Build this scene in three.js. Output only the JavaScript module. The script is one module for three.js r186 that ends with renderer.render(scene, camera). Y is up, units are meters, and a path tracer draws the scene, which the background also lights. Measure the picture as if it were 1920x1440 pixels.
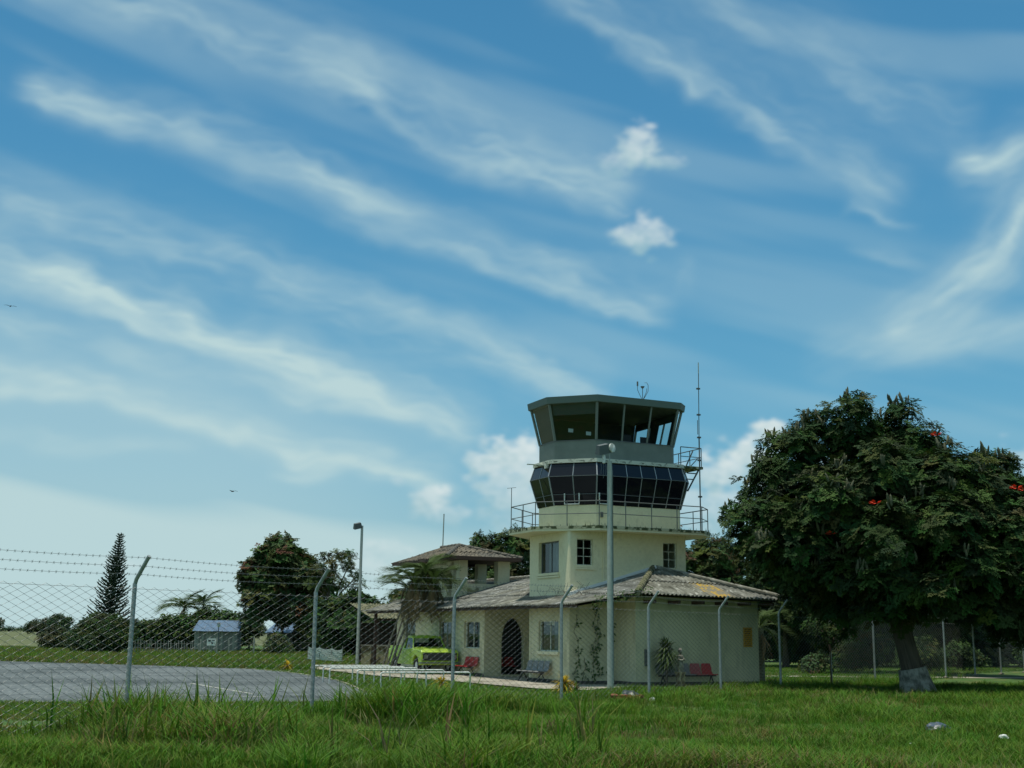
import * as THREE from 'three';
import { mergeGeometries } from 'three/addons/utils/BufferGeometryUtils.js';

/* ---------- camera, sky, sun, exposure ---------- */
const scene = new THREE.Scene();
const camera = new THREE.PerspectiveCamera(34.76, 4 / 3, 0.1, 6000);
camera.position.set(0, 1.8625, 0);
camera.rotation.order = 'YXZ';
camera.rotation.set(0.2007, 0, 0.012);
const renderer = new THREE.WebGLRenderer({ antialias: true });
renderer.toneMapping = THREE.LinearToneMapping;
renderer.toneMappingExposure = 1.0;
renderer.shadowMap.enabled = true;

const sun = new THREE.DirectionalLight(new THREE.Color(1.0, 0.95, 0.84), 3.7);
sun.position.set(-16, 150, 12);
sun.target.position.set(0, 0, -45);
sun.position.add(sun.target.position);
sun.castShadow = true;
sun.shadow.radius = 3;
sun.shadow.mapSize.set(4096, 4096);
Object.assign(sun.shadow.camera, { left: -60, right: 60, top: 60, bottom: -60, near: 1, far: 400 });
scene.add(sun, sun.target);

/* ---------- small maths ---------- */
let seed = 12345;
function rnd() { seed = (seed + 0x6d2b79f5) | 0; let t = Math.imul(seed ^ (seed >>> 15), 1 | seed); t = (t + Math.imul(t ^ (t >>> 7), 61 | t)) ^ t; return ((t ^ (t >>> 14)) >>> 0) / 4294967296; }
const rr = (a, b) => a + (b - a) * rnd();
const clamp = (x, a = 0, b = 1) => Math.min(b, Math.max(a, x));
const sm = (a, b, x) => { const t = clamp((x - a) / (b - a)); return t * t * (3 - 2 * t); };
const lerp = (a, b, t) => a + (b - a) * t;
const NT = new Float32Array(65536); { const s0 = seed; seed = 777; for (let i = 0; i < 65536; i++) NT[i] = rnd(); seed = s0; }
function vn(x, y) { // value noise, 256 period
  const xi = Math.floor(x), yi = Math.floor(y); let fx = x - xi, fy = y - yi;
  fx = fx * fx * (3 - 2 * fx); fy = fy * fy * (3 - 2 * fy);
  const x0 = xi & 255, x1 = (xi + 1) & 255, y0 = (yi & 255) << 8, y1 = ((yi + 1) & 255) << 8;
  const a = NT[y0 + x0], b = NT[y0 + x1], c = NT[y1 + x0], d = NT[y1 + x1];
  return a + (b - a) * fx + (c - a) * fy + (a - b - c + d) * fx * fy;
}
function fbm(x, y, o = 4) { let s = 0, a = 0.5, n = 0; for (let i = 0; i < o; i++) { s += a * vn(x, y); n += a; x = x * 2.03 + 17.3; y = y * 2.03 + 9.1; a *= 0.5; } return s / n; }
const s2l = (c) => c <= 0.04045 ? c / 12.92 : Math.pow((c + 0.055) / 1.055, 2.4);
const L3 = (r, g, b) => [s2l(r / 255), s2l(g / 255), s2l(b / 255)];

/* ---------- the sky: blue air, cirrus streaks, a few cumulus, all in azimuth and elevation ---------- */
{
  const W = 2048, H = 1536, data = new Float32Array(W * H * 4);
  const stops = [[-90, L3(120, 140, 140)], [-3, L3(142, 182, 188)], [0, L3(146, 190, 200)], [3.5, L3(140, 188, 201)], [7, L3(114, 176, 203)], [11, L3(92, 163, 199)], [16, L3(76, 149, 191)], [22, L3(63, 137, 184)], [29, L3(54, 127, 175)], [50, L3(46, 112, 162)], [90, L3(40, 100, 150)]];
  const grad = (el) => { let i = 0; while (i < stops.length - 2 && el > stops[i + 1][0]) i++; const [e0, c0] = stops[i], [e1, c1] = stops[i + 1], t = clamp((el - e0) / (e1 - e0)); return [lerp(c0[0], c1[0], t), lerp(c0[1], c1[1], t), lerp(c0[2], c1[2], t)]; };
  // cirrus bands: points in degrees, half width above and below the line, strength
  const bands = [
    { p: [[-24, 27.6], [-17.6, 27.2], [-14.4, 26.3], [-9.8, 25.6], [-6.5, 24.0], [-2.2, 22.0], [2.3, 20.7], [6, 19.2]], up: 1.95, dn: 0.83, o: 0.42 },
    { p: [[-10.6, 25.6], [-8.2, 25.0], [-6.3, 23.9]], up: 0.81, dn: 0.44, o: 0.3 },
    { p: [[-24, 23.0], [-18, 22.2], [-14, 21.9], [-10.8, 20.9], [-6.9, 19.3], [-2.9, 17.9], [1, 16.7], [4, 15.6], [8, 14.4]], up: 1.32, dn: 0.72, o: 0.46 },
    { p: [[-9.5, 20.5], [-6.8, 19.6], [-4, 18.7]], up: 0.81, dn: 0.44, o: 0.25 },
    { p: [[-25, 17.9], [-19, 17.6], [-12, 16.2], [-6, 14.4], [0, 12.6], [5, 10.5]], up: 1.49, dn: 1.55, o: 0.36 },
    { p: [[-26, 15.7], [-23.5, 15.4], [-19.4, 14.5], [-15.3, 13.3], [-11.1, 12.3], [-6.6, 10.9], [-3.5, 9.7], [-1, 8.6]], up: 1.38, dn: 0.77, o: 0.85 },
    { p: [[-26, 14.9], [-20, 13.9], [-15.6, 12.9], [-11.4, 11.9], [-7, 10.6], [-3, 9.2]], up: 0.46, dn: 0.29, o: 0.45 },
    { p: [[-26, 13.3], [-21, 12.5], [-15, 11.5], [-10, 10.6], [-5, 9.9]], up: 0.92, dn: 0.55, o: 0.36 },
    { p: [[-26, 10.5], [-23, 10.4], [-19.7, 10.3], [-16.2, 9.7], [-12.6, 8.7], [-8.9, 7.8], [-5.5, 7.1], [-2, 6.6]], up: 1.01, dn: 0.51, o: 0.82 },
    { p: [[-24, 10.1], [-19.7, 10.0], [-16, 9.4], [-12.4, 8.5], [-8.6, 7.6]], up: 0.41, dn: 0.22, o: 0.4 },
    { p: [[-26, 8.3], [-20, 7.9], [-14, 8.1]], up: 0.40, dn: 0.33, o: 0.3 },
    { p: [[0, 30.2], [2.2, 28.9], [6.2, 26.8], [9.4, 24.7], [12.7, 22.6], [16.3, 20.6], [18.5, 18.8]], up: 1.73, dn: 0.61, o: 0.4 },
    { p: [[7, 30.5], [10.5, 28.2], [14, 26.2], [18, 23.4], [22, 21.2]], up: 1.95, dn: 1.10, o: 0.27 },
    { p: [[20.3, 20.8], [22.2, 20.6], [25, 21.3], [29, 22.5]], up: 0.86, dn: 1.22, o: 0.62 },
    { p: [[24.5, 20.0], [23.4, 18.0], [22.4, 16.4], [20.6, 14.9], [18.8, 13.9], [16.8, 12.9]], up: 1.15, dn: 1.10, o: 0.62 },
    { p: [[15.6, 18.9], [16.3, 19.4], [17.6, 18.5], [19.3, 17.7]], up: 0.40, dn: 0.33, o: 0.28 },
    { p: [[15.6, 17.4], [17, 16.8], [19.5, 16.0]], up: 0.46, dn: 0.33, o: 0.26 },
    { p: [[7.6, 17.2], [8.4, 16.9], [8.1, 15.9], [8.0, 15.2]], up: 0.46, dn: 0.44, o: 0.22 },
    { p: [[13.5, 12.4], [17, 12.9], [21, 13.0], [25, 13.4]], up: 1.15, dn: 0.99, o: 0.3 },
    { p: [[-3.5, 14.9], [-1.8, 14.0], [0.6, 12.6], [3.5, 11.2]], up: 0.63, dn: 0.66, o: 0.3 },
    { p: [[-11.5, 7.15], [-9, 7.15], [-7.4, 7.0]], up: 0.40, dn: 0.31, o: 0.42 },
    { p: [[-14.6, 3.95], [-13.2, 4.1], [-11.8, 3.85]], up: 0.20, dn: 0.29, o: 0.22 },
  ];
  for (const b of bands) { b.box = [Math.min(...b.p.map((q) => q[0])) - 4, Math.max(...b.p.map((q) => q[0])) + 4, Math.min(...b.p.map((q) => q[1])) - 4, Math.max(...b.p.map((q) => q[1])) + 5]; }
  // cumulus: centre, radii in degrees, strength
  const puffs = [
    [6.15, 22.3, 1.3, 1.15, 0.75], [5.4, 21.7, 1.2, 0.8, 0.42], [7.7, 21.7, 0.75, 0.35, 0.4], [6.35, 18.3, 1.3, 1.0, 0.66], [5.5, 18.2, 0.9, 0.7, 0.5],
    [-0.2, 8.3, 1.35, 0.85, 0.92], [-1.1, 7.75, 1.1, 0.9, 0.85], [0.9, 7.7, 1.4, 1.2, 0.8], [0.1, 6.6, 2.2, 1.5, 0.6], [1.6, 5.2, 3.2, 1.9, 0.4],
    [-3.7, 6.05, 1.05, 0.7, 0.85], [-3.2, 5.3, 1.4, 0.7, 0.45], [-5.3, 6.8, 0.4, 0.3, 0.3],
    [12.1, 9.1, 1.0, 0.85, 1], [11.2, 8.1, 1.6, 1.0, 0.95], [9.8, 7.2, 1.9, 1.1, 0.85], [9.0, 5.6, 2.6, 1.6, 0.6], [13.2, 7.0, 2.2, 1.5, 0.6], [19, 6.2, 2.6, 1.2, 0.45], [24, 7.0, 2.4, 1.3, 0.45],
    [-5.8, 3.6, 1.2, 0.6, 0.4], [-6.6, 2.7, 1.6, 0.7, 0.3], [-11, 2.6, 1.7, 0.5, 0.25], [-17.5, 2.6, 1.5, 0.45, 0.22], [-24.5, 3, 2.0, 0.6, 0.25],
  ];
  { const s0 = seed; seed = 4242; for (let i = 0; i < 70; i++) { const az = rr(32, 328), el = rr(3, 13), r = rr(0.8, 3); puffs.push([az > 180 ? az - 360 : az, el, r, r * rr(0.4, 0.7), rr(0.4, 0.75)]); } seed = s0; }
  const cirrusC = L3(186, 213, 216), cumTop = L3(220, 231, 231), cumLow = L3(150, 190, 199);
  const segDist = (px, py, p) => { // signed distance to a polyline (positive above)
    let best = 1e9, side = 1, along = 0, run = 0;
    for (let i = 0; i < p.length - 1; i++) {
      const ax = p[i][0], ay = p[i][1], bx = p[i + 1][0] - ax, by = p[i + 1][1] - ay, q = bx * bx + by * by, len = Math.sqrt(q);
      let t = ((px - ax) * bx + (py - ay) * by) / q; const tc = clamp(t);
      const dx = px - ax - bx * tc, dy = py - ay - by * tc, d = Math.hypot(dx, dy);
      if (d < best) { best = d; side = bx * dy - by * dx > 0 ? 1 : -1; if (bx < 0) side = -side; along = run + tc * len; }
      run += len;
    }
    return [best * side, along, run];
  };
  for (let j = 0; j < H; j++) {
    const el = ((j + 0.5) / H - 0.5) * 180, base = grad(el);
    for (let i = 0; i < W; i++) {
      const phi = ((i + 0.5) / W - 0.5) * 2 * Math.PI, x = Math.cos(phi), z = Math.sin(phi);
      let r = base[0], g = base[1], b = base[2];
      const az = Math.atan2(x, -z) * 180 / Math.PI;
      if (el > -1.5) {
        const inView = (1 - sm(25, 36, Math.abs(az))) * (1 - sm(30, 38, el));
        const mix = (c, a) => { r += (c[0] - r) * a; g += (c[1] - g) * a; b += (c[2] - b) * a; };
        // thin veil, thicker towards the left and low down, in long streaks
        const st = fbm(az * 0.10 + el * 0.16 + 40, el * 0.5 + az * 0.11 + 3, 3);
        let veil = 0.08 + 0.30 * sm(0.36, 0.7, st);
        if (inView > 0) {
          const edge = el + 0.11 * (az + 23) + (st - 0.5) * 1.6;
          const low = 0.95 * sm(7.9, 5.6, edge) * sm(16, -6, az) + 0.3 * sm(3.5, 0.5, el);
          const mid = 0.5 * sm(4.5, 7, edge) * sm(16.5, 10.5, edge) * sm(6, -14, az);
          veil = lerp(veil, Math.max(veil * 0.62, low, mid), inView);
        }
        mix(cirrusC, clamp(veil * sm(-2, 1, el)));
        // streaks elsewhere in the sky, on a flat layer overhead
        if (inView < 1 && el > 4) {
          const t = 1 / Math.tan(Math.max(el, 4) * Math.PI / 180), cx = x * t, cz = z * t;
          const u = cx * 0.8 + cz * 0.6, v = -cx * 0.6 + cz * 0.8;
          const w = fbm(u * 0.55 + 5, v * 2.1 + fbm(u * 0.9, v * 0.9, 2) * 1.6, 5);
          mix(cirrusC, (1 - inView) * 0.75 * sm(0.46, 0.74, w));
        }
        if (inView > 0.001) {
          const w1 = fbm(az * 0.3, el * 0.45 + 30, 2) - 0.5, w2 = fbm(az * 0.9 + 7, el * 1.3 + 50, 2) - 0.5;
          for (const bd of bands) {
            if (az < bd.box[0] || az > bd.box[1] || el < bd.box[2] || el > bd.box[3]) continue;
            const [d0, al, tot] = segDist(az + w2 * 0.5, el + w1 * 0.9 + w2 * 0.45, bd.p);
            const d = d0, k = d > 0 ? d / bd.up : -d / bd.dn;
            let a = Math.exp(-k * k * 1.1);
            const wisp = fbm(al * 0.32 + d * 0.6 + bd.p[0][1] * 7, d * 1.3 - al * 0.16 + bd.p[0][0], 3);
            const fine = fbm(al * 0.7 + d * 0.9, d * 5.2 - al * 0.75 + bd.p[0][0], 3), cd = (d - bd.up * 0.12) / (bd.up * 0.34 + 0.08);
            a = a * (0.45 + 0.62 * sm(0.2, 0.8, wisp)) * (0.55 + 0.86 * fine) + 0.42 * Math.exp(-cd * cd) * sm(0.36, 0.7, fbm(al * 0.22 + bd.p[0][1], bd.p[0][0], 2)) * (0.5 + fine);
            a *= sm(-0.2, 1.6, al) * sm(-0.2, 1.8, tot - al);
            mix(cirrusC, clamp(a * bd.o * inView));
          }
        }
        if (el < 26) for (const [pa, pe, ra, re, op] of puffs) {
          let da = az - pa; if (da > 180) da -= 360; if (da < -180) da += 360;
          if (Math.abs(da) > ra * 2 || Math.abs(el - pe) > re * 2) continue;
          const n = fbm(az * 1.9 + pa, el * 2.3 + pe, 5) - 0.5, n2 = fbm(az * 5.1 + pa * 3, el * 5.6, 3) - 0.5;
          const q = Math.hypot(da / ra, (el - pe) / re) + n * 1.5 + n2 * 0.5;
          const a = op * sm(1.12, 0.42, q);
          if (a > 0) { const up = clamp(0.55 + 0.55 * (el - pe) / re + n2 * 0.9 + 0.12 * da / ra); mix([lerp(cumLow[0], cumTop[0], up), lerp(cumLow[1], cumTop[1], up), lerp(cumLow[2], cumTop[2], up)], a); }
        }
      }
      const o = (j * W + i) * 4; data[o] = r; data[o + 1] = g; data[o + 2] = b; data[o + 3] = 1;
    }
  }
  const sky = new THREE.DataTexture(data, W, H, THREE.RGBAFormat, THREE.FloatType);
  sky.mapping = THREE.EquirectangularReflectionMapping; sky.magFilter = THREE.LinearFilter; sky.minFilter = THREE.LinearFilter; sky.needsUpdate = true;
  scene.background = sky; scene.environment = sky;
}
/* ---------- mesh helpers ---------- */
const V = (x, y, z) => new THREE.Vector3(x, y, z);
class MB {
  constructor() { this.p = []; this.n = []; this.u = []; }
  vert(p, n, u) { this.p.push(p[0], p[1], p[2]); this.n.push(n[0], n[1], n[2]); this.u.push(u[0], u[1]); }
  static nrm(a, b, c) { const ux = b[0] - a[0], uy = b[1] - a[1], uz = b[2] - a[2], vx = c[0] - a[0], vy = c[1] - a[1], vz = c[2] - a[2]; const x = uy * vz - uz * vy, y = uz * vx - ux * vz, z = ux * vy - uy * vx, l = Math.hypot(x, y, z) || 1; return [x / l, y / l, z / l]; }
  static uv(p, n) { const ax = Math.abs(n[0]), ay = Math.abs(n[1]), az = Math.abs(n[2]); return ay > ax && ay > az ? [p[0], p[2]] : ax > az ? [p[2], p[1]] : [p[0], p[1]]; }
  tri(a, b, c, uvs) { const n = MB.nrm(a, b, c); [a, b, c].forEach((q, i) => this.vert(q, n, uvs ? uvs[i] : MB.uv(q, n))); return this; }
  quad(a, b, c, d, uvs) { let n = MB.nrm(a, b, c); if (!(Math.abs(n[0]) + Math.abs(n[1]) + Math.abs(n[2]))) n = MB.nrm(a, c, d); const q = [a, b, c, d]; for (const i of [0, 1, 2, 0, 2, 3]) this.vert(q[i], n, uvs ? uvs[i] : MB.uv(q[i], n)); return this; }
  poly(pts) { for (let i = 1; i < pts.length - 1; i++) this.tri(pts[0], pts[i], pts[i + 1]); return this; }
  box(x0, y0, z0, x1, y1, z1) {
    if (x0 > x1) [x0, x1] = [x1, x0]; if (y0 > y1) [y0, y1] = [y1, y0]; if (z0 > z1) [z0, z1] = [z1, z0];
    const a = [x0, y0, z0], b = [x1, y0, z0], c = [x1, y1, z0], d = [x0, y1, z0], e = [x0, y0, z1], f = [x1, y0, z1], g = [x1, y1, z1], h = [x0, y1, z1];
    return this.quad(e, f, g, h).quad(b, a, d, c).quad(a, e, h, d).quad(f, b, c, g).quad(h, g, c, d).quad(a, b, f, e);
  }
  // bar of rectangular section between two points
  bar(a, b, w, h = w) { return this.tube([a, b], () => 0.7071, 4, { rect: [w, h], flat: true }); }
  tube(pts, rad, sides = 8, o = {}) {
    const R = typeof rad === 'function' ? rad : () => rad, N = pts.length, rings = [];
    let prevU = null;
    for (let i = 0; i < N; i++) {
      const a = pts[Math.max(0, i - 1)], b = pts[Math.min(N - 1, i + 1)];
      const t = V(b[0] - a[0], b[1] - a[1], b[2] - a[2]).normalize();
      let u = prevU ? prevU.clone().addScaledVector(t, -prevU.dot(t)) : (Math.abs(t.y) > 0.95 ? V(1, 0, 0) : V(0, 1, 0)).cross(t);
      u.normalize(); const w = V().crossVectors(t, u); prevU = u;
      const r = R(i / (N - 1), i), ring = [];
      for (let k = 0; k < sides; k++) {
        const an = (k + (o.rect ? 0.5 : 0)) / sides * Math.PI * 2, c = Math.cos(an) * r, s = Math.sin(an) * r;
        const sx = o.rect ? o.rect[0] : 1, sy = o.rect ? o.rect[1] : 1;
        const n = V().addScaledVector(u, Math.cos(an)).addScaledVector(w, Math.sin(an));
        ring.push({ p: [pts[i][0] + u.x * c * sx + w.x * s * sy, pts[i][1] + u.y * c * sx + w.y * s * sy, pts[i][2] + u.z * c * sx + w.z * s * sy], n: [n.x, n.y, n.z] });
      }
      rings.push(ring);
    }
    let run = 0; const per = 2 * Math.PI * R(0, 0);
    for (let i = 0; i < N - 1; i++) {
      const seg = Math.hypot(pts[i + 1][0] - pts[i][0], pts[i + 1][1] - pts[i][1], pts[i + 1][2] - pts[i][2]);
      for (let k = 0; k < sides; k++) {
        const k2 = (k + 1) % sides, A = rings[i][k], B = rings[i][k2], C = rings[i + 1][k2], D = rings[i + 1][k];
        const uvs = [[k / sides * per, run], [(k + 1) / sides * per, run], [(k + 1) / sides * per, run + seg], [k / sides * per, run + seg]];
        if (o.flat) this.quad(A.p, B.p, C.p, D.p, uvs);
        else { const q = [A, B, C, D]; for (const m of [0, 1, 2, 0, 2, 3]) this.vert(q[m].p, q[m].n, uvs[m]); }
      }
      run += seg;
    }
    if (o.caps !== false) { this.poly(rings[0].map((q) => q.p).reverse()); this.poly(rings[N - 1].map((q) => q.p)); }
    return this;
  }
  // prism from a polygon [[x,z],...] between two heights (polygon may change between them)
  prism(lo, hi, y0, y1, caps = 3) {
    const N = lo.length;
    for (let i = 0; i < N; i++) { const j = (i + 1) % N; this.quad([lo[i][0], y0, lo[i][1]], [lo[j][0], y0, lo[j][1]], [hi[j][0], y1, hi[j][1]], [hi[i][0], y1, hi[i][1]]); }
    if (caps & 1) this.poly(lo.map((q) => [q[0], y0, q[1]]).reverse());
    if (caps & 2) this.poly(hi.map((q) => [q[0], y1, q[1]]));
    return this;
  }
  lathe(profile, sides = 16, c = [0, 0, 0]) { // profile [[r,y],...]
    for (let i = 0; i < profile.length - 1; i++) {
      const [r0, y0] = profile[i], [r1, y1] = profile[i + 1], dl = Math.hypot(r1 - r0, y1 - y0) || 1, ny = -(r1 - r0) / dl, nr = (y1 - y0) / dl;
      for (let k = 0; k < sides; k++) {
        const f = (q) => [Math.cos(q / sides * 2 * Math.PI), Math.sin(q / sides * 2 * Math.PI)], [c0, s0] = f(k), [c1, s1] = f(k + 1);
        const A = [c[0] + r0 * c0, c[1] + y0, c[2] - r0 * s0], B = [c[0] + r0 * c1, c[1] + y0, c[2] - r0 * s1], C = [c[0] + r1 * c1, c[1] + y1, c[2] - r1 * s1], D = [c[0] + r1 * c0, c[1] + y1, c[2] - r1 * s0];
        const n0 = [nr * c0, ny, -nr * s0], n1 = [nr * c1, ny, -nr * s1];
        for (const [q, n] of [[A, n0], [B, n1], [C, n1], [A, n0], [C, n1], [D, n0]]) this.vert(q, n, [q[0] + q[2], q[1]]);
      }
    }
    return this;
  }
  add(geo, m) { // a three geometry
    let g = geo.index ? geo.toNonIndexed() : geo.clone(); if (m) g.applyMatrix4(m);
    const P = g.attributes.position, N = g.attributes.normal, U = g.attributes.uv;
    for (let i = 0; i < P.count; i++) this.vert([P.getX(i), P.getY(i), P.getZ(i)], [N.getX(i), N.getY(i), N.getZ(i)], U ? [U.getX(i), U.getY(i)] : [0, 0]);
    return this;
  }
  geo() { const g = new THREE.BufferGeometry(); g.setAttribute('position', new THREE.Float32BufferAttribute(this.p, 3)); g.setAttribute('normal', new THREE.Float32BufferAttribute(this.n, 3)); g.setAttribute('uv', new THREE.Float32BufferAttribute(this.u, 2)); return g; }
  build(name, mat, parent = scene) { return mesh(name, this.geo(), mat, parent); }
}
function mesh(name, geo, mat, parent = scene) { const m = new THREE.Mesh(geo, mat); m.name = parent === scene ? numbered(name) : name; m.castShadow = m.receiveShadow = true; parent.add(m); return m; }
const used = {};
function numbered(n) { const k = used[n] = (used[n] ?? -1) + 1; return k ? n + '_' + String(k).padStart(3, '0') : n; }
function tag(o, label, category, group, kind) { o.userData.label = label; if (category) o.userData.category = category; if (group) o.userData.group = group; if (kind) o.userData.kind = kind; return o; }
function thing(name, label, category, pos = [0, 0, 0], turn = 0, group) { const o = new THREE.Group(); o.name = numbered(name); scene.add(o); o.position.set(...pos); o.rotation.y = turn; return tag(o, label, category, group); }
function part(name, parent) { const o = new THREE.Group(); o.name = name; parent.add(o); return o; }
function struct(name, geo, mat) { const m = mesh(name, geo, mat); m.userData.kind = 'structure'; return m; }
function instanced(name, geo, mat, mats, parent, colors) {
  const m = new THREE.InstancedMesh(geo, mat, mats.length); m.name = parent === scene ? numbered(name) : name;
  mats.forEach((q, i) => m.setMatrixAt(i, q)); if (colors) colors.forEach((c, i) => m.setColorAt(i, c));
  m.castShadow = m.receiveShadow = true; m.userData.kind = 'stuff'; parent.add(m); return m;
}
const DM = new THREE.Object3D();
function trs(x, y, z, rx, ry, rz, s, sy = s, sz = s) { DM.position.set(x, y, z); DM.rotation.set(rx, ry, rz, 'YXZ'); DM.scale.set(s, sy, sz); DM.updateMatrix(); return DM.matrix.clone(); }

/* ---------- materials ---------- */
function tex(size, fn, o = {}) { // fn(u,v in 0..1) -> [r,g,b] sRGB 0..255
  const d = new Uint8Array(size * size * 4);
  for (let j = 0; j < size; j++) for (let i = 0; i < size; i++) { const c = fn(i / size, j / size, i, j), k = (j * size + i) * 4; d[k] = clamp(c[0], 0, 255); d[k + 1] = clamp(c[1], 0, 255); d[k + 2] = clamp(c[2], 0, 255); d[k + 3] = 255; }
  const t = new THREE.DataTexture(d, size, size); t.wrapS = t.wrapT = THREE.RepeatWrapping; t.magFilter = THREE.LinearFilter; t.minFilter = THREE.LinearMipmapLinearFilter; t.generateMipmaps = true;
  if (!o.data) t.colorSpace = THREE.SRGBColorSpace; t.repeat.set(o.rx ?? 1, o.ry ?? o.rx ?? 1); t.needsUpdate = true; return t;
}
// noise that tiles over a 0..1 square (periods must divide 256)
const tn = (u, v, f, o = 4) => { let s = 0, a = 0.5, n = 0; for (let i = 0; i < o; i++) { const p = f << i; const x = u * p, y = v * p; s += a * tvn(x, y, p, i * 31); n += a; a *= 0.5; } return s / n; };
function tvn(x, y, p, k) { const xi = Math.floor(x), yi = Math.floor(y); let fx = x - xi, fy = y - yi; fx = fx * fx * (3 - 2 * fx); fy = fy * fy * (3 - 2 * fy); const h = (a, b) => NT[((((b % p) + p) % p + k) & 255) * 256 + ((((a % p) + p) % p + k * 3) & 255)]; const a = h(xi, yi), b = h(xi + 1, yi), c = h(xi, yi + 1), d = h(xi + 1, yi + 1); return a + (b - a) * fx + (c - a) * fy + (a - b - c + d) * fx * fy; }
const std = (o) => new THREE.MeshStandardMaterial({ side: THREE.DoubleSide, roughness: 0.9, metalness: 0, ...o });
const rgb = (r, g, b) => new THREE.Color().setRGB(r, g, b);
const grey = (v) => [v, v, v];

const plasterTex = tex(1024, (u, v) => { // cream limewash with dusty patches and a few dirty runs; 4 m square
  const a = tn(u, v, 4, 5), b = tn(u, v, 64, 3), s = tn(u, v, 32, 2) * tn(u * 1, v * 0.125, 16, 3); const dirt = sm(0.32, 0.55, s) * 0.28 + sm(0.62, 0.8, a) * 0.2;
  return [233 + b * 14 - 10 - dirt * 34, 224 + b * 14 - 10 - dirt * 34, 186 + b * 14 - 10 - dirt * 30];
}, { rx: 0.25 });
const plasterBump = tex(512, (u, v) => grey(120 + 90 * tn(u, v, 32, 4)), { data: true, rx: 0.5 });
const M = {};
M.plaster = std({ map: plasterTex, roughness: 0.93, bumpMap: plasterBump, bumpScale: 0.004 });
M.plasterShade = std({ map: tex(1024, (u, v) => { const a = tn(u, v, 4, 5), b = tn(u, v, 64, 3), q = tn(u, v * 0.25, 16, 3), dirt = sm(0.5, 0.75, a) * 0.5 + sm(0.55, 0.8, q) * 0.6; return [201 + b * 14 - dirt * 24, 195 + b * 14 - dirt * 23, 158 + b * 14 - dirt * 20]; }, { rx: 0.25 }), roughness: 0.93, bumpMap: plasterBump, bumpScale: 0.004 });  // ground-floor plaster: eave shade put into a darker base, plus dirt patches
M.plasterOld = std({ map: tex(512, (u, v) => { const a = tn(u, v, 8, 5), b = tn(u, v, 64, 2), d = sm(0.5, 0.7, a); return [214 - d * 70 + b * 14, 206 - d * 72 + b * 14, 172 - d * 66 + b * 12]; }, { rx: 0.3 }), roughness: 0.95 });
M.tanWall = std({ map: tex(512, (u, v) => { const a = tn(u, v, 8, 5), b = tn(u, v, 64, 2), d = sm(0.5, 0.66, a); return [172 - d * 74 + b * 16, 158 - d * 76 + b * 16, 124 - d * 66 + b * 12]; }, { rx: 0.4 }), roughness: 0.95 });
M.slabEdge = std({ map: tex(512, (u, v) => { const a = tn(u, v, 16, 4), b = tn(u, v, 64, 2), m = sm(0.42, 0.58, a); return [168 - m * 108 + b * 16, 168 - m * 98 + b * 16, 140 - m * 96 + b * 12]; }, { rx: 0.5 }), roughness: 0.95 });
// fibre cement: pale grey with darker lichen speckle and long weathered runs down the slope (v along slope)
function roofTex(k, warm) { return tex(512, (u, v) => { const a = tn(u, v, 4, 4), f = tn(u, v, 64, 3), run = tn(u, v * 0.125 + k * 0.2, 32, 3), l = sm(0.5, 0.7, a), w = sm(0.6, 0.8, tn(u + k * 0.37, v * 0.5, 16, 3)); const g = 116 + (f - 0.5) * 24 - l * 28 + w * 44 + (run - 0.5) * 66; return [g + warm * 0.4, g + 1 + warm * 0.3, g - 7 - warm * 0.3]; }, { rx: 0.5, ry: 0.5 }); }
M.roof = [0, 1, 2].map((k) => std({ map: roofTex(k, [2, 6, -2][k]), roughness: 0.88 }));
M.roofOchre = std({ map: tex(256, (u, v) => { const a = tn(u, v, 8, 4), d = sm(0.38, 0.6, a); return [176 - d * 50, 146 - d * 24, 66 + d * 40]; }, { rx: 0.6 }), roughness: 0.9 });
M.roofMoss = std({ map: tex(256, (u, v) => { const a = tn(u, v, 16, 4), d = sm(0.4, 0.65, a); return [128 - d * 70, 124 - d * 60, 98 - d * 62]; }, { rx: 0.6 }), roughness: 0.95 });
M.tile = [0, 1].map((k) => std({ map: tex(256, (u, v) => { const a = tn(u, v, 16, 4), d = sm(0.42, 0.62, a); return [118 - d * 44 - k * 12, 110 - d * 40 - k * 8, 94 - d * 34 - k * 4]; }, { rx: 0.8 }), roughness: 0.92 }));
M.timber = std({ map: tex(256, (u, v) => { const a = tn(u, v * 0.25, 32, 3); return [62 + a * 30, 48 + a * 22, 40 + a * 18]; }, { rx: 1 }), roughness: 0.85 });
M.concrete = std({ map: tex(1024, (u, v) => { const a = tn(u, v, 4, 6), b = tn(u, v, 128, 2), d = sm(0.52, 0.7, a); return [164 - d * 34 + (b - 0.5) * 26, 158 - d * 34 + (b - 0.5) * 26, 142 - d * 34 + (b - 0.5) * 24]; }, { rx: 0.2 }), roughness: 0.95 });
M.asphalt = std({ map: tex(1024, (u, v) => { const a = tn(u, v, 4, 5), b = tn(u, v, 256, 1), m = sm(0.42, 0.7, a), c = Math.abs(tn(u, v, 8, 4) - 0.5), cr = sm(0.012, 0.004, c) * 26, p = sm(0.6, 0.64, tn(u + 0.3, v, 8, 2)) * 12; return [100 - m * 20 + (b - 0.5) * 40 - cr - p, 107 - m * 20 + (b - 0.5) * 40 - cr - p, 106 - m * 20 + (b - 0.5) * 38 - cr - p]; }, { rx: 0.05 }), roughness: 0.92 });
M.line = std({ map: tex(256, (u, v) => { const a = tn(u, v, 16, 4), d = sm(0.5, 0.6, a); return [186 - d * 70, 186 - d * 70, 176 - d * 66]; }, { rx: 1 }), roughness: 0.9 });
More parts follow.
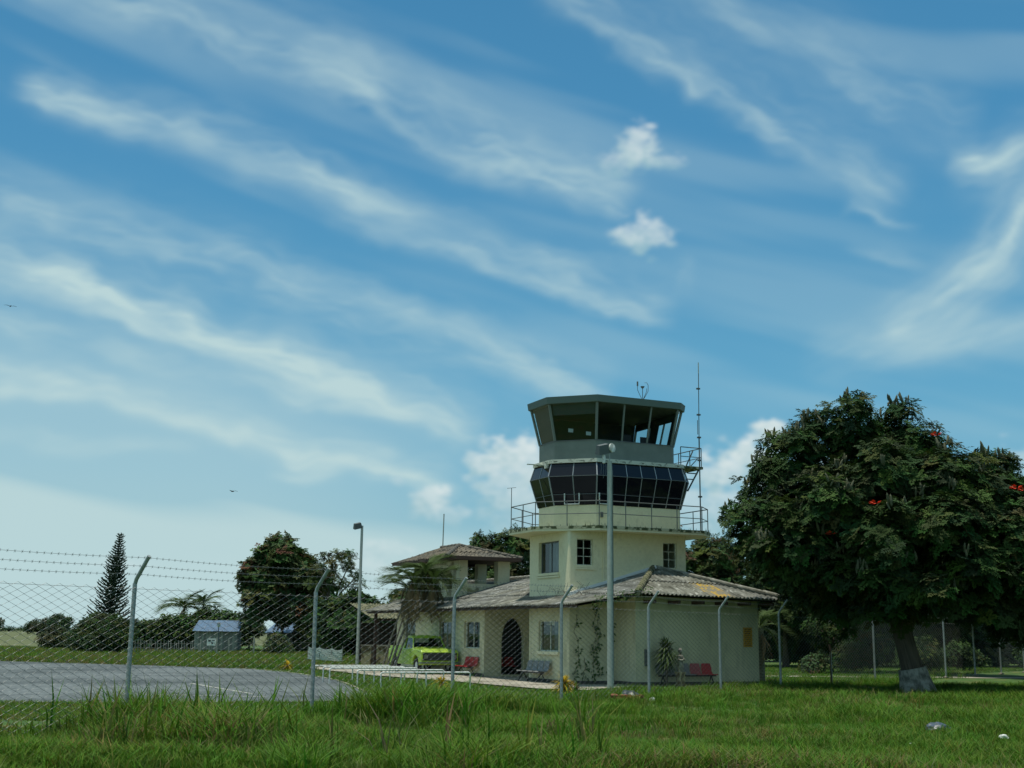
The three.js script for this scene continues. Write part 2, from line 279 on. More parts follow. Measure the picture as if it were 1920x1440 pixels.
M.galv = std({ map: tex(256, (u, v) => { const a = tn(u, v, 16, 4), b = tn(u, v, 4, 2); return [150 + a * 40 - b * 20, 156 + a * 40 - b * 20, 154 + a * 40 - b * 22]; }, { rx: 2 }), metalness: 0.35, roughness: 0.5 });
M.wire = std({ color: rgb(0.2, 0.215, 0.21), metalness: 0.4, roughness: 0.5 });
M.pole = std({ map: tex(256, (u, v) => { const a = tn(u, v, 8, 5); return [150 + a * 34, 156 + a * 34, 146 + a * 32]; }, { rx: 1 }), roughness: 0.85 });
M.white = std({ map: tex(256, (u, v) => { const a = tn(u, v, 16, 4), d = sm(0.56, 0.72, a); return [222 - d * 46, 224 - d * 48, 216 - d * 54]; }, { rx: 1 }), roughness: 0.6 });
M.beam = std({ map: tex(256, (u, v) => { const a = tn(u, v, 16, 4), d = sm(0.55, 0.85, a); return [206 - d * 110, 208 - d * 110, 190 - d * 104]; }, { rx: 0.6 }), roughness: 0.8 });
M.cabGrey = std({ map: tex(256, (u, v) => { const a = tn(u, v, 8, 5); return [112 + a * 22, 118 + a * 22, 108 + a * 20]; }, { rx: 0.4 }), roughness: 0.75 });
M.frameGrey = std({ color: rgb(0.13, 0.14, 0.135), roughness: 0.6 });
M.alum = std({ color: rgb(0.42, 0.43, 0.42), metalness: 0.5, roughness: 0.45 });
M.rail = std({ color: rgb(0.10, 0.115, 0.11), roughness: 0.65 });
M.dark = std({ color: rgb(0.022, 0.022, 0.022), roughness: 0.9 });
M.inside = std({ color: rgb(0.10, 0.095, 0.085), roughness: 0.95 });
M.blind = std({ color: rgb(0.05, 0.062, 0.058), roughness: 0.9 });
M.curtain = std({ map: tex(256, (u, v) => grey(150 + 60 * tn(u, v * 0.1, 32, 2)), { rx: 1 }), color: rgb(0.42, 0.5, 0.5), roughness: 0.95 });
M.glass = new THREE.MeshPhysicalMaterial({ color: rgb(0.82, 0.88, 0.87), roughness: 0.02, transmission: 1, thickness: 0, ior: 1.5, side: THREE.DoubleSide });
M.glassCar = new THREE.MeshPhysicalMaterial({ color: rgb(0.5, 0.56, 0.54), roughness: 0.03, transmission: 1, thickness: 0, ior: 1.5, side: THREE.DoubleSide });
M.glassDark = new THREE.MeshPhysicalMaterial({ color: rgb(0.01, 0.01, 0.014), roughness: 0.06, metalness: 0, ior: 1.45, side: THREE.DoubleSide });
M.mirror = std({ color: rgb(0.7, 0.72, 0.72), metalness: 1, roughness: 0.15 });
M.rubber = std({ color: rgb(0.018, 0.018, 0.018), roughness: 0.85 });
M.chrome = std({ color: rgb(0.62, 0.63, 0.62), metalness: 1, roughness: 0.22 });
M.truckGreen = new THREE.MeshPhysicalMaterial({ color: rgb(0.38, 0.56, 0.05), roughness: 0.42, clearcoat: 0.6, clearcoatRoughness: 0.2, side: THREE.DoubleSide });
M.redSeat = std({ color: rgb(0.46, 0.025, 0.03), roughness: 0.45 });
M.redFaded = std({ color: rgb(0.42, 0.09, 0.09), roughness: 0.6 });
M.greySeat = std({ color: rgb(0.22, 0.22, 0.21), roughness: 0.6 });
M.black = std({ color: rgb(0.02, 0.02, 0.022), roughness: 0.55 });
M.bark = std({ map: tex(512, (u, v) => { const a = tn(u, v * 0.25, 32, 4), b = tn(u, v, 8, 3); const g = 50 + a * 56 + b * 18; return [g, g * 0.9, g * 0.76]; }, { rx: 0.5, ry: 0.25 }), roughness: 0.95, bumpMap: tex(256, (u, v) => grey(255 * tn(u, v * 0.25, 32, 3)), { data: true, rx: 0.5, ry: 0.25 }), bumpScale: 0.03 });
M.whitewash = std({ map: tex(256, (u, v) => { const a = tn(u, v, 8, 5), d = sm(0.4, 0.75, a); return [160 - d * 60, 158 - d * 60, 146 - d * 58]; }, { rx: 0.6 }), roughness: 0.95 });
M.palmTrunk = std({ map: tex(256, (u, v) => { const r = 0.5 + 0.5 * Math.sin(v * 16 * Math.PI), a = tn(u, v, 16, 3); const g = 92 + a * 50 - r * 22; return [g, g * 0.95, g * 0.82]; }, { rx: 1 }), roughness: 0.9 });
const leaf = (r, g, b, t = 0.3) => new THREE.MeshPhysicalMaterial({ color: rgb(r, g, b), roughness: 0.75, specularIntensity: 0.25, transmission: t, thickness: 0, side: THREE.DoubleSide });
M.leafDark = leaf(0.04, 0.085, 0.026); M.leafMid = leaf(0.065, 0.12, 0.03); M.leafWarm = leaf(0.09, 0.11, 0.032); M.leafPalm = leaf(0.075, 0.12, 0.03); M.leafDry = leaf(0.2, 0.15, 0.075, 0.2); M.needle = leaf(0.03, 0.055, 0.028, 0.15);
M.yellowLeaf = leaf(0.5, 0.36, 0.02); M.flower = leaf(0.7, 0.055, 0.02, 0.2); M.pod = std({ color: rgb(0.09, 0.095, 0.05), roughness: 0.8 });
// instanced foliage and grass take their tint from the instance colour
M.leafTint = new THREE.MeshPhysicalMaterial({ color: 0xffffff, roughness: 0.75, specularIntensity: 0.22, transmission: 0.3, thickness: 0, side: THREE.DoubleSide });
M.grassTint = new THREE.MeshPhysicalMaterial({ color: 0xffffff, roughness: 0.8, specularIntensity: 0.15, transmission: 0.4, thickness: 0, side: THREE.DoubleSide });

/* the terminal stands turned 24.5 degrees: local x to the right along its short end, local -z back along its long side */
const YAW = 24.5 * Math.PI / 180, BASE = [4.675, 0, -46.25];
const toWorld = (r, h, l) => { const c = Math.cos(YAW), s = Math.sin(YAW); return [BASE[0] + r * c - l * s, h, BASE[2] - r * s - l * c]; };
/* ---------- walls, windows, corrugated roofs ---------- */
const front = (l) => (u, v, w) => [u, v, -l - w];      // wall facing the road end, u along r, w inwards
const left = (r) => (u, v, w) => [r + w, v, -u];       // wall facing the apron, u along l
const BX = (mb, f, u0, v0, w0, u1, v1, w1) => { const a = f(u0, v0, w0), b = f(u1, v1, w1); return mb.box(a[0], a[1], a[2], b[0], b[1], b[2]); };
function wall(name, parent, mat, kind, at, thick, outline, holes = []) {
  const sh = new THREE.Shape(outline.map((q) => new THREE.Vector2(q[0], q[1])));
  for (const h of holes) sh.holes.push(new THREE.Path((h.length === 4 && typeof h[0] === 'number' ? [[h[0], h[2]], [h[0], h[3]], [h[1], h[3]], [h[1], h[2]]] : h).map((q) => new THREE.Vector2(q[0], q[1]))));
  const g = new THREE.ExtrudeGeometry(sh, { depth: thick, bevelEnabled: false });
  const m = new THREE.Matrix4();
  if (kind === 'front') m.makeTranslation(0, 0, -at - thick);
  else m.makeBasis(V(0, 0, -1), V(0, 1, 0), V(1, 0, 0)).setPosition(at, 0, 0);
  g.applyMatrix4(m);
  return mesh(name, g, mat, parent);
}
function windowUnit(parent, f, u0, u1, v0, v1, o = {}) {
  const g = part('window', parent), d = o.depth ?? 0.09, fr = new MB(), b = o.border ?? 0.045, c = o.cols ?? 2, r = o.rows ?? 1, t = o.bar ?? 0.035;
  BX(fr, f, u0, v0, d, u0 + b, v1, d + 0.05); BX(fr, f, u1 - b, v0, d, u1, v1, d + 0.05); BX(fr, f, u0 + b, v0, d, u1 - b, v0 + b, d + 0.05); BX(fr, f, u0 + b, v1 - b, d, u1 - b, v1, d + 0.05);
  const uw = (u1 - u0 - 2 * b), vw = (v1 - v0 - 2 * b);
  for (let i = 1; i < c; i++) { const x = u0 + b + uw * i / c; BX(fr, f, x - t / 2, v0 + b, d + 0.003, x + t / 2, v1 - b, d + 0.047); }
  for (let j = 1; j < r; j++) for (let i = 0; i < c; i++) { const y = v0 + b + vw * j / r; BX(fr, f, u0 + b + uw * i / c + (i ? t / 2 : 0), y - t / 2, d + 0.006, u0 + b + uw * (i + 1) / c - (i < c - 1 ? t / 2 : 0), y + t / 2, d + 0.044); }
  fr.build('frame', o.frame ?? M.alum, g);
  for (let i = 0; i < c; i++) for (let j = 0; j < r; j++) { const x0 = u0 + b + uw * i / c, x1 = u0 + b + uw * (i + 1) / c, y0 = v0 + b + vw * j / r, y1 = v0 + b + vw * (j + 1) / r; new MB().quad(f(x0, y0, d + 0.025), f(x1, y0, d + 0.025), f(x1, y1, d + 0.025), f(x0, y1, d + 0.025)).build('pane', o.glass ?? M.glass, g); }
  if (o.curtain) { const cu = new MB(), [a, e] = o.curtain, N = 40; for (let i = 0; i < N; i++) { const q = (k) => [lerp(a, e, k / N), d + 0.16 + 0.03 * Math.sin(k * 1.35)], [x0, w0] = q(i), [x1, w1] = q(i + 1); cu.quad(f(x0, v0, w0), f(x1, v0, w1), f(x1, v1, w1), f(x0, v1, w0)); } cu.build('curtain', M.curtain, g); }
  if (o.sill) { const s = new MB(); BX(s, f, u0 - 0.06, v0 - o.sill, -0.07, u1 + 0.06, v0 - 0.004, d); s.build('sill', o.sillMat ?? M.plaster, g); }
  return g;
}
// corrugated sheets: pos(s, v) gives a point s metres along the eave and v up the slope; len(s) is the slope length there
function corrugated(parent, name, S0, S1, len, pos, o = {}) {
  const pitch = o.pitch ?? 0.177, amp = o.amp ?? 0.032, sw = o.width ?? 1.062, sl = o.length ?? 1.8, per = o.per ?? 6, mats = o.mats ?? M.roof;
  const maxL = Math.max(...Array.from({ length: 41 }, (_, i) => len(lerp(S0, S1, i / 40))));
  const rows = Math.ceil(maxL / sl), cols = Math.ceil((S1 - S0) / sw);
  const nat = (s, v) => { const e = 0.02, a = pos(s - e, v), b = pos(s + e, v), c = pos(s, v + e), d = pos(s, v - e); const n = MB.nrm([0, 0, 0], [b[0] - a[0], b[1] - a[1], b[2] - a[2]], [c[0] - d[0], c[1] - d[1], c[2] - d[2]]); return n[1] < 0 ? n.map((q) => -q) : n; };
  for (let k = 0; k < rows; k++) for (let c = 0; c < cols; c++) {
    const s0 = S0 + c * sw, s1 = Math.min(S1, s0 + sw + 0.04), v0 = k * sl - (k ? 0.12 : 0), mb = new MB(), uo = rnd() * 5, vo = rnd() * 5;
    const lift = 0.010 + 0.022 * (k ? 1 : 0) + rr(0, 0.014), tip = rr(-0.012, 0.012), drop = k ? 0 : rr(-0.03, 0.03);
    const seg = Math.max(2, Math.round((s1 - s0) / pitch * per)); let any = false, prev = null;
    for (let i = 0; i <= seg; i++) {
      const s = lerp(s0, s1, i / seg), L = len(s), vt = Math.min(L, (k + 1) * sl), vb = Math.min(L, v0 - drop);
      const w = amp * Math.cos(s / pitch * 2 * Math.PI) + (o.tile ? amp * 0.35 * Math.cos(s / pitch * 4 * Math.PI) : 0);
      const mk = (v, e) => { const p = pos(s, v), n = nat(s, v); const q = w + e + tip * (i / seg - 0.5); return [p[0] + n[0] * q, p[1] + n[1] * q, p[2] + n[2] * q]; };
      const cur = { b: mk(vb, lift), t: mk(vt, lift - 0.022), u: mk(vb, lift - 0.014), s, vb, vt };
      if (prev && (vt - vb > 0.01 || prev.vt - prev.vb > 0.01)) {
        any = true;
        mb.quad(prev.b, cur.b, cur.t, prev.t, [[prev.s + uo, prev.vb + vo], [cur.s + uo, cur.vb + vo], [cur.s + uo, cur.vt + vo], [prev.s + uo, prev.vt + vo]]);
        if (vt - vb > 0.05) mb.quad(prev.u, cur.u, cur.b, prev.b);
      }
      prev = cur;
    }
    if (any) mb.build(name, o.pick?.(k, c, s0) ?? mats[Math.floor(rnd() * mats.length)], parent);
  }
}
function caps(parent, a, b, r, mat, step = 1.0) {
  const d = Math.hypot(b[0] - a[0], b[1] - a[1], b[2] - a[2]), n = Math.max(1, Math.round(d / step));
  for (let i = 0; i < n; i++) { const P = (t, e) => [lerp(a[0], b[0], t), lerp(a[1], b[1], t) + e, lerp(a[2], b[2], t)]; new MB().tube([P(i / n - (i ? 0.02 : 0), rr(0, 0.02)), P((i + 1) / n, 0.03 + rr(0, 0.015))], (t) => r * (1 - 0.12 * t), 10).build('ridge_cap', mat, parent); }
}

/* ---------- the terminal ---------- */
const term = thing('terminal_building', 'long cream single-storey terminal with weathered corrugated hip roof below the tower', 'building', BASE, YAW);
{
  const RS = 0.295, roofH = (r) => 2.94 + RS * (r + 2.875);
  // end wall towards the road, in the plaster darkened for shade
  wall('wall', term, M.plasterShade, 'front', 0, 0.2, [[0, 0], [5.483, 0], [5.483, 3.26], [0, 3.42]]);
  wall('wall', term, M.plasterShade, 'left', 0, 0.2, [[0.2, 0], [1.46, 0], [1.46, 3.5], [0.2, 3.44]]);
  wall('wall', term, M.plasterShade, 'front', 1.46, 0.2, [[-2, 0], [0.2, 0], [0.2, 3.55], [-2, 3.06]]);
  wall('wall', term, M.plasterShade, 'left', -2, 0.2, [[1.66, 0], [4.95, 0], [4.95, 3.1], [1.66, 3.1]], [[2.35, 4.09, 1.21, 2.38]]);
  wall('wall', term, M.plasterShade, 'front', 4.75, 0.2, [[-1.8, 0], [0.2, 0], [0.2, 3.6], [-1.8, 3.1]]);
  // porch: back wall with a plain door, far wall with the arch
  wall('wall', term, M.plasterShade, 'left', 0.2, 0.2, [[4.95, 0], [9.45, 0], [9.45, 3.6], [4.95, 3.6]], [[5.6, 6.5, 0.12, 2.2]]);
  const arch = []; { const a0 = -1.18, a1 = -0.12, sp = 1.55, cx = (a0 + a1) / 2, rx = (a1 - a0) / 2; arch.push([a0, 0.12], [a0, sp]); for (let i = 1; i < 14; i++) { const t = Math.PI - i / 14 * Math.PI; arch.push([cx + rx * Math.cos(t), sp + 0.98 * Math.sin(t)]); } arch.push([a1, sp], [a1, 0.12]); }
  wall('arch_wall', term, M.plasterShade, 'front', 9.45, 0.22, [[-2, 0], [0.2, 0], [0.2, 3.6], [-2, 3.1]], [arch]);
  wall('wall', term, M.plasterShade, 'left', -2, 0.2, [[9.67, 0], [20.8, 0], [20.8, 3.1], [9.67, 3.1]], [[9.96, 11.71, 1.21, 2.38], [13.25, 14.8, 1.18, 2.38], [18.06, 19.78, 1.3, 2.36]]);
  wall('wall', term, M.plasterShade, 'front', 20.6, 0.2, [[-1.8, 0], [5.28, 0], [5.28, 3.1], [-1.8, 3.1]]);
  wall('wall', term, M.plasterShade, 'left', 5.283, 0.2, [[0.2, 0], [20.6, 0], [20.6, 3.26], [0.2, 3.26]]);
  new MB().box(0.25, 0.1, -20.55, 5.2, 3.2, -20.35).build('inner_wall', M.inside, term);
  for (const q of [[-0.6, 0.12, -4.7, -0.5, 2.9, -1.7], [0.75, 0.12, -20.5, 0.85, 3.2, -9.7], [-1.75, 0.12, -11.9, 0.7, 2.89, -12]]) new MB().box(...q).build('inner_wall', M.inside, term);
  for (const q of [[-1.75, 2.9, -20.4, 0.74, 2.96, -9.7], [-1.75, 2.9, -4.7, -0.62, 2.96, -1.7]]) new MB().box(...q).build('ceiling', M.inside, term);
  const door = part('door', term); new MB().box(0.26, 0.13, -6.48, 0.3, 2.18, -5.62).build('leaf', M.timber, door); new MB().tube([[0.22, 1.1, -5.72], [0.22, 1.1, -5.84]], 0.012, 6).tube([[0.26, 1.1, -5.72], [0.22, 1.1, -5.72]], 0.012, 6).build('handle', M.alum, door);
  // blue notice board inside the arch
  new MB().box(-1.1, 0.75, -11.86, -0.72, 2.0, -11.8).build('blue_panel', std({ color: rgb(0.05, 0.09, 0.3), roughness: 0.6 }), term);
  const lf = left(-2);
  windowUnit(term, lf, 2.35, 4.09, 1.21, 2.38, { cols: 2, frame: M.beam, sill: 0.12, curtain: [2.4, 3.15] });
  windowUnit(term, lf, 9.96, 11.71, 1.21, 2.38, { cols: 2, frame: M.beam, curtain: [10.0, 10.7] });
  windowUnit(term, lf, 13.25, 14.8, 1.18, 2.38, { cols: 2, frame: M.beam });
  windowUnit(term, lf, 18.06, 19.78, 1.3, 2.36, { cols: 2, frame: M.beam });
  // plinth: a thin dark painted foot along the walls
  const pl = new MB(); pl.box(-2.025, 0.05, -20.8, -2.003, 0.17, -9.45); pl.box(-2.025, 0.05, -4.95, -2.003, 0.17, -1.46); pl.box(-2.0, 0.05, -1.457, -0.03, 0.17, -1.435); pl.box(-0.025, 0.05, -1.43, -0.003, 0.17, 0.02); pl.box(0, 0.05, 0.003, 5.48, 0.17, 0.025); pl.build('plinth', std({ color: rgb(0.06, 0.06, 0.055) }), term);
  // rafters under the eaves
  for (let i = 0; i < 6; i++) { const r = 0.35 + i * 1.05; new MB().box(r, 3.02, 0.78, r + 0.09, 3.14, -0.1).build('rafter', M.timber, term); }
  for (let i = 0; i < 22; i++) { const l = 1.9 + i * 0.98; new MB().bar([-2.72, 2.86, -l], [-1.9, 3.09, -l], 0.09, 0.12).build('rafter', M.timber, term); }
  new MB().bar([-2.74, 2.865, 0.6], [-2.74, 2.865, -23.5], 0.05, 0.1).build('fascia_board', M.timber, term);
  // added soffit boards, put in to cut the light under the eaves
  for (let i = 0; i < 7; i++) { const q = (t) => lerp(-0.3, 6.2, t), a = q(i / 7) + 0.006, b = q((i + 1) / 7) - 0.006, h = (r) => 3.27 - 0.018 * r; new MB().quad([a, h(a), 0.8], [b, h(b), 0.8], [b, h(b) + 0.1, -0.02], [a, h(a) + 0.1, -0.02]).build('added_soffit_board', M.timber, term); }
  for (let i = 0; i < 22; i++) { const a = 1.5 + i * 1.0, b = a + 0.985; new MB().quad([-2.78, 2.87, -a], [-2.78, 2.87, -b], [-1.98, 3.085, -b], [-1.98, 3.085, -a]).build('added_soffit_board', M.timber, term); }
  new MB().quad([-2.75, 2.86, 0.66], [-0.35, 3.27, 0.78], [-0.1, 3.42, -1.4], [-2.75, 2.87, -1.4]).build('added_soffit_board', M.timber, term);
  // roof: left slope, its turned front piece, the hip end and the far slope
  const n = Math.hypot(1, RS), LEN = 5.175 * n, roof = part('roof', term);
  corrugated(roof, 'roof_sheet', 2.5, 23.7, () => LEN, (s, v) => [-2.875 + v / n, roofH(-2.875 + v / n), -s]);
  const frontTop = (s) => { const t = (s + 0.75) / 3.25; return [lerp(-0.4, 2.3, t), lerp(3.36, 4.46, t), -lerp(-0.875, 2.5, t)]; };
  const fLen = (s) => { const q = frontTop(s); return Math.hypot(q[0] + 2.875, q[1] - 2.935); };
  corrugated(roof, 'roof_sheet', -0.75, 2.5, fLen, (s, v) => { const q = frontTop(clamp(s, -0.75, 2.5)), t = v / fLen(clamp(s, -0.75, 2.5)); return [lerp(-2.875, q[0], t), lerp(2.93, q[1], t), lerp(-s, q[2], t)]; });
  const hipT = (r) => clamp(r < 2.3 ? (r + 0.4) / 2.7 : (6.35 - r) / 4.05), eaveH = (r) => lerp(3.36, 3.24, (r + 0.4) / 6.75), dl = 3.375;
  const hipL = (r) => { const t = hipT(r); return Math.hypot(dl * t, lerp(r < 2.3 ? 3.36 : 3.24, 4.46, t) - eaveH(r)); };
  corrugated(roof, 'roof_sheet', -0.4, 6.35, hipL, (r, v) => { const c = 0.947, s = 0.321; return [r, eaveH(r) + v * s, 0.875 - v * c]; }, { pick: (k, c, s0) => (k === 0 && s0 > 2.7 && s0 < 3.2 ? M.roofOchre : null) });
  const fn = Math.hypot(4.05, 1.22);
  corrugated(roof, 'roof_sheet', -0.875, 23.7, (s) => fn * clamp((s + 0.875) / 3.375), (s, v) => [6.35 - v * 4.05 / fn, 3.24 + v * 1.22 / fn, -s]);
  caps(roof, [-0.45, 3.36, 0.9], [2.3, 4.5, -2.5], 0.13, M.roofMoss); caps(roof, [6.4, 3.26, 0.9], [2.3, 4.5, -2.5], 0.12, M.roof[1]); caps(roof, [2.3, 4.5, -2.5], [2.3, 4.5, -23.7], 0.13, M.roof[0]);
  // flashing of pale mortar where the roof meets the tower
  new MB().bar([-1.66, 3.36, -2.31], [2.3, 4.53, -2.31], 0.1, 0.12).build('mortar_flashing', std({ color: rgb(0.8, 0.8, 0.76), roughness: 0.9 }), term);
  // end gable at the far end
  new MB().poly([[-1.9, 3.1, -23.2], [5.4, 3.1, -23.2], [2.3, 4.42, -23.2]]).poly([[5.4, 3.1, -23.24], [-1.9, 3.1, -23.24], [2.3, 4.42, -23.24]]).build('gable', M.timber, term);
  for (const [r, l] of [[-2.4, 23.2], [-0.4, 23.2]]) new MB().box(r, 0.05, -l, r + 0.14, 3.0, -l - 0.14).build('veranda_post', M.timber, term);
  // yellow notice on the end wall: rows of small dark print, too small to read
  const cv = document.createElement('canvas'); cv.width = 128; cv.height = 232; const cx = cv.getContext('2d');
  cx.fillStyle = '#c9962a'; cx.fillRect(0, 0, 128, 232); cx.fillStyle = '#6e3d14';
  { const s0 = seed; seed = 99; for (let y = 0; y < 9; y++) { let x = 14 + rr(0, 8); const hh = y < 3 ? 13 : 9; while (x < 104) { const w = rr(5, 12); cx.fillRect(x, 14 + y * 24, w, hh); x += w + 3; if (rnd() < 0.25) x += 6; } } seed = s0; }
  const st = new THREE.CanvasTexture(cv); st.colorSpace = THREE.SRGBColorSpace;
  const sg = part('notice_board', term); new MB().box(4.77, 1.46, 0.004, 5.18, 2.2, 0.022).build('board', std({ color: rgb(0.5, 0.3, 0.05) }), sg);
  new MB().quad([4.775, 1.465, 0.026], [5.175, 1.465, 0.026], [5.175, 2.195, 0.026], [4.775, 2.195, 0.026], [[0, 0], [1, 0], [1, 1], [0, 1]]).build('print', std({ map: st, roughness: 0.7 }), sg);
  const mt = part('electric_meter', term); new MB().box(0.36, 0.75, 0.003, 0.52, 1.35, 0.09).build('case', M.rail, mt);

  // upper storey with open arches and a tiled hip roof
  const up = part('upper_pavilion', term), x0 = -0.95, x1 = 1.7, z0 = 15, z1 = 21.3, hb = 3.0, ht = 5.3;
  const arches = (a, n, w, gap, spring, base) => Array.from({ length: n }, (_, i) => { const u0 = a + i * (w + gap), pts = [[u0, base], [u0, spring]]; for (let k = 1; k < 10; k++) { const t = Math.PI * (1 - k / 10); pts.push([u0 + w / 2 + w / 2 * Math.cos(t), spring + 0.45 * Math.sin(t)]); } pts.push([u0 + w, spring], [u0 + w, base]); return pts; });
  wall('wall', up, M.plasterOld, 'left', x0, 0.35, [[z0 + 0.4, hb], [z1, hb], [z1, ht], [z0 + 0.4, ht]], arches(z0 + 0.9, 3, 1.35, 0.55, 4.45, 3.95));
  new MB().box(x0, hb, -z0, x0 + 0.42, ht, -z0 - 0.4).build('column', M.plaster, up); new MB().box(x1 - 0.62, hb, -z0, x1, ht, -z0 - 0.5).build('column', M.plaster, up);
  new MB().box(x0 + 0.42, hb, -z0 - 0.02, x1 - 0.62, 4.2, -z0 - 0.2).build('parapet', M.plasterOld, up);
  new MB().box(x1 - 0.3, hb, -z0 - 0.5, x1, 4.2, -z1 + 0.3).build('parapet', M.plasterOld, up);
  for (const z of [17.8, 20.8]) new MB().box(x1 - 0.5, 4.2, -z, x1 - 0.02, ht, -z - 0.4).build('column', M.plaster, up);
  new MB().box(x0 + 0.35, hb, -z1 + 0.2, x1, ht, -z1).build('wall', M.plasterOld, up);
  new MB().box(x0 - 0.1, ht, -z0 + 0.1, x1 + 0.1, ht + 0.16, -z1 - 0.1).build('ceiling', M.timber, up);
  const e = { a: x0 - 1.0, b: x1 + 0.3, c: z0 - 0.8, d: z1 + 0.8, h: 5.4 }, rg = { r: -0.2, l0: 17.0, l1: 19.4, h: 6.12 };
  const fb = new MB(); fb.bar([e.a + 0.06, e.h - 0.03, -e.c - 0.02], [e.b - 0.06, e.h - 0.03, -e.c - 0.02], 0.06, 0.17); fb.bar([e.a + 0.05, e.h - 0.03, -e.c - 0.05], [e.a + 0.05, e.h - 0.03, -e.d + 0.05], 0.06, 0.17); fb.bar([e.b - 0.05, e.h - 0.03, -e.c - 0.05], [e.b - 0.05, e.h - 0.03, -e.d + 0.05], 0.06, 0.17); fb.build('fascia_board', M.timber, up);
  new MB().box(e.a + 0.1, e.h - 0.1, -e.c - 0.06, e.b - 0.1, e.h - 0.06, -e.d + 0.06).build('soffit', M.timber, up);
  const tiles = { pitch: 0.24, amp: 0.035, width: 0.96, length: 1.3, tile: true, mats: M.tile };
  const sl = (run) => Math.hypot(run, rg.h - e.h), W1 = rg.r - e.a, W2 = e.b - rg.r, D1 = rg.l0 - e.c;
  corrugated(up, 'roof_tile_course', e.a, e.b, (r) => sl(D1) * clamp(r < rg.r ? (r - e.a) / W1 : (e.b - r) / W2), (r, v) => [r, e.h + v * (rg.h - e.h) / sl(D1), -e.c - v * D1 / sl(D1)], tiles);
  const sideLen = (run, c, d) => (s) => sl(run) * clamp(Math.min((s - e.c) / D1, (e.d - s) / (e.d - rg.l1)));
  corrugated(up, 'roof_tile_course', e.c, e.d, sideLen(W1), (s, v) => [e.a + v * W1 / sl(W1), e.h + v * (rg.h - e.h) / sl(W1), -s], tiles);
  corrugated(up, 'roof_tile_course', e.c, e.d, sideLen(W2), (s, v) => [e.b - v * W2 / sl(W2), e.h + v * (rg.h - e.h) / sl(W2), -s], tiles);
  const D2 = e.d - rg.l1; corrugated(up, 'roof_tile_course', e.a, e.b, (r) => sl(D2) * clamp(r < rg.r ? (r - e.a) / W1 : (e.b - r) / W2), (r, v) => [r, e.h + v * (rg.h - e.h) / sl(D2), -e.d + v * D2 / sl(D2)], tiles);
  const cp = (a, b) => caps(up, a, b, 0.1, M.tile[1], 0.5); cp([e.a, e.h + 0.02, -e.c], [rg.r, rg.h + 0.02, -rg.l0]); cp([e.b, e.h + 0.02, -e.c], [rg.r, rg.h + 0.02, -rg.l0]); cp([rg.r, rg.h + 0.02, -rg.l0], [rg.r, rg.h + 0.02, -rg.l1]);
  new MB().tube([[-0.2, 6.1, -19.2], [-0.17, 7.9, -19.2]], 0.03, 6).build('aerial', M.pole, up);
}

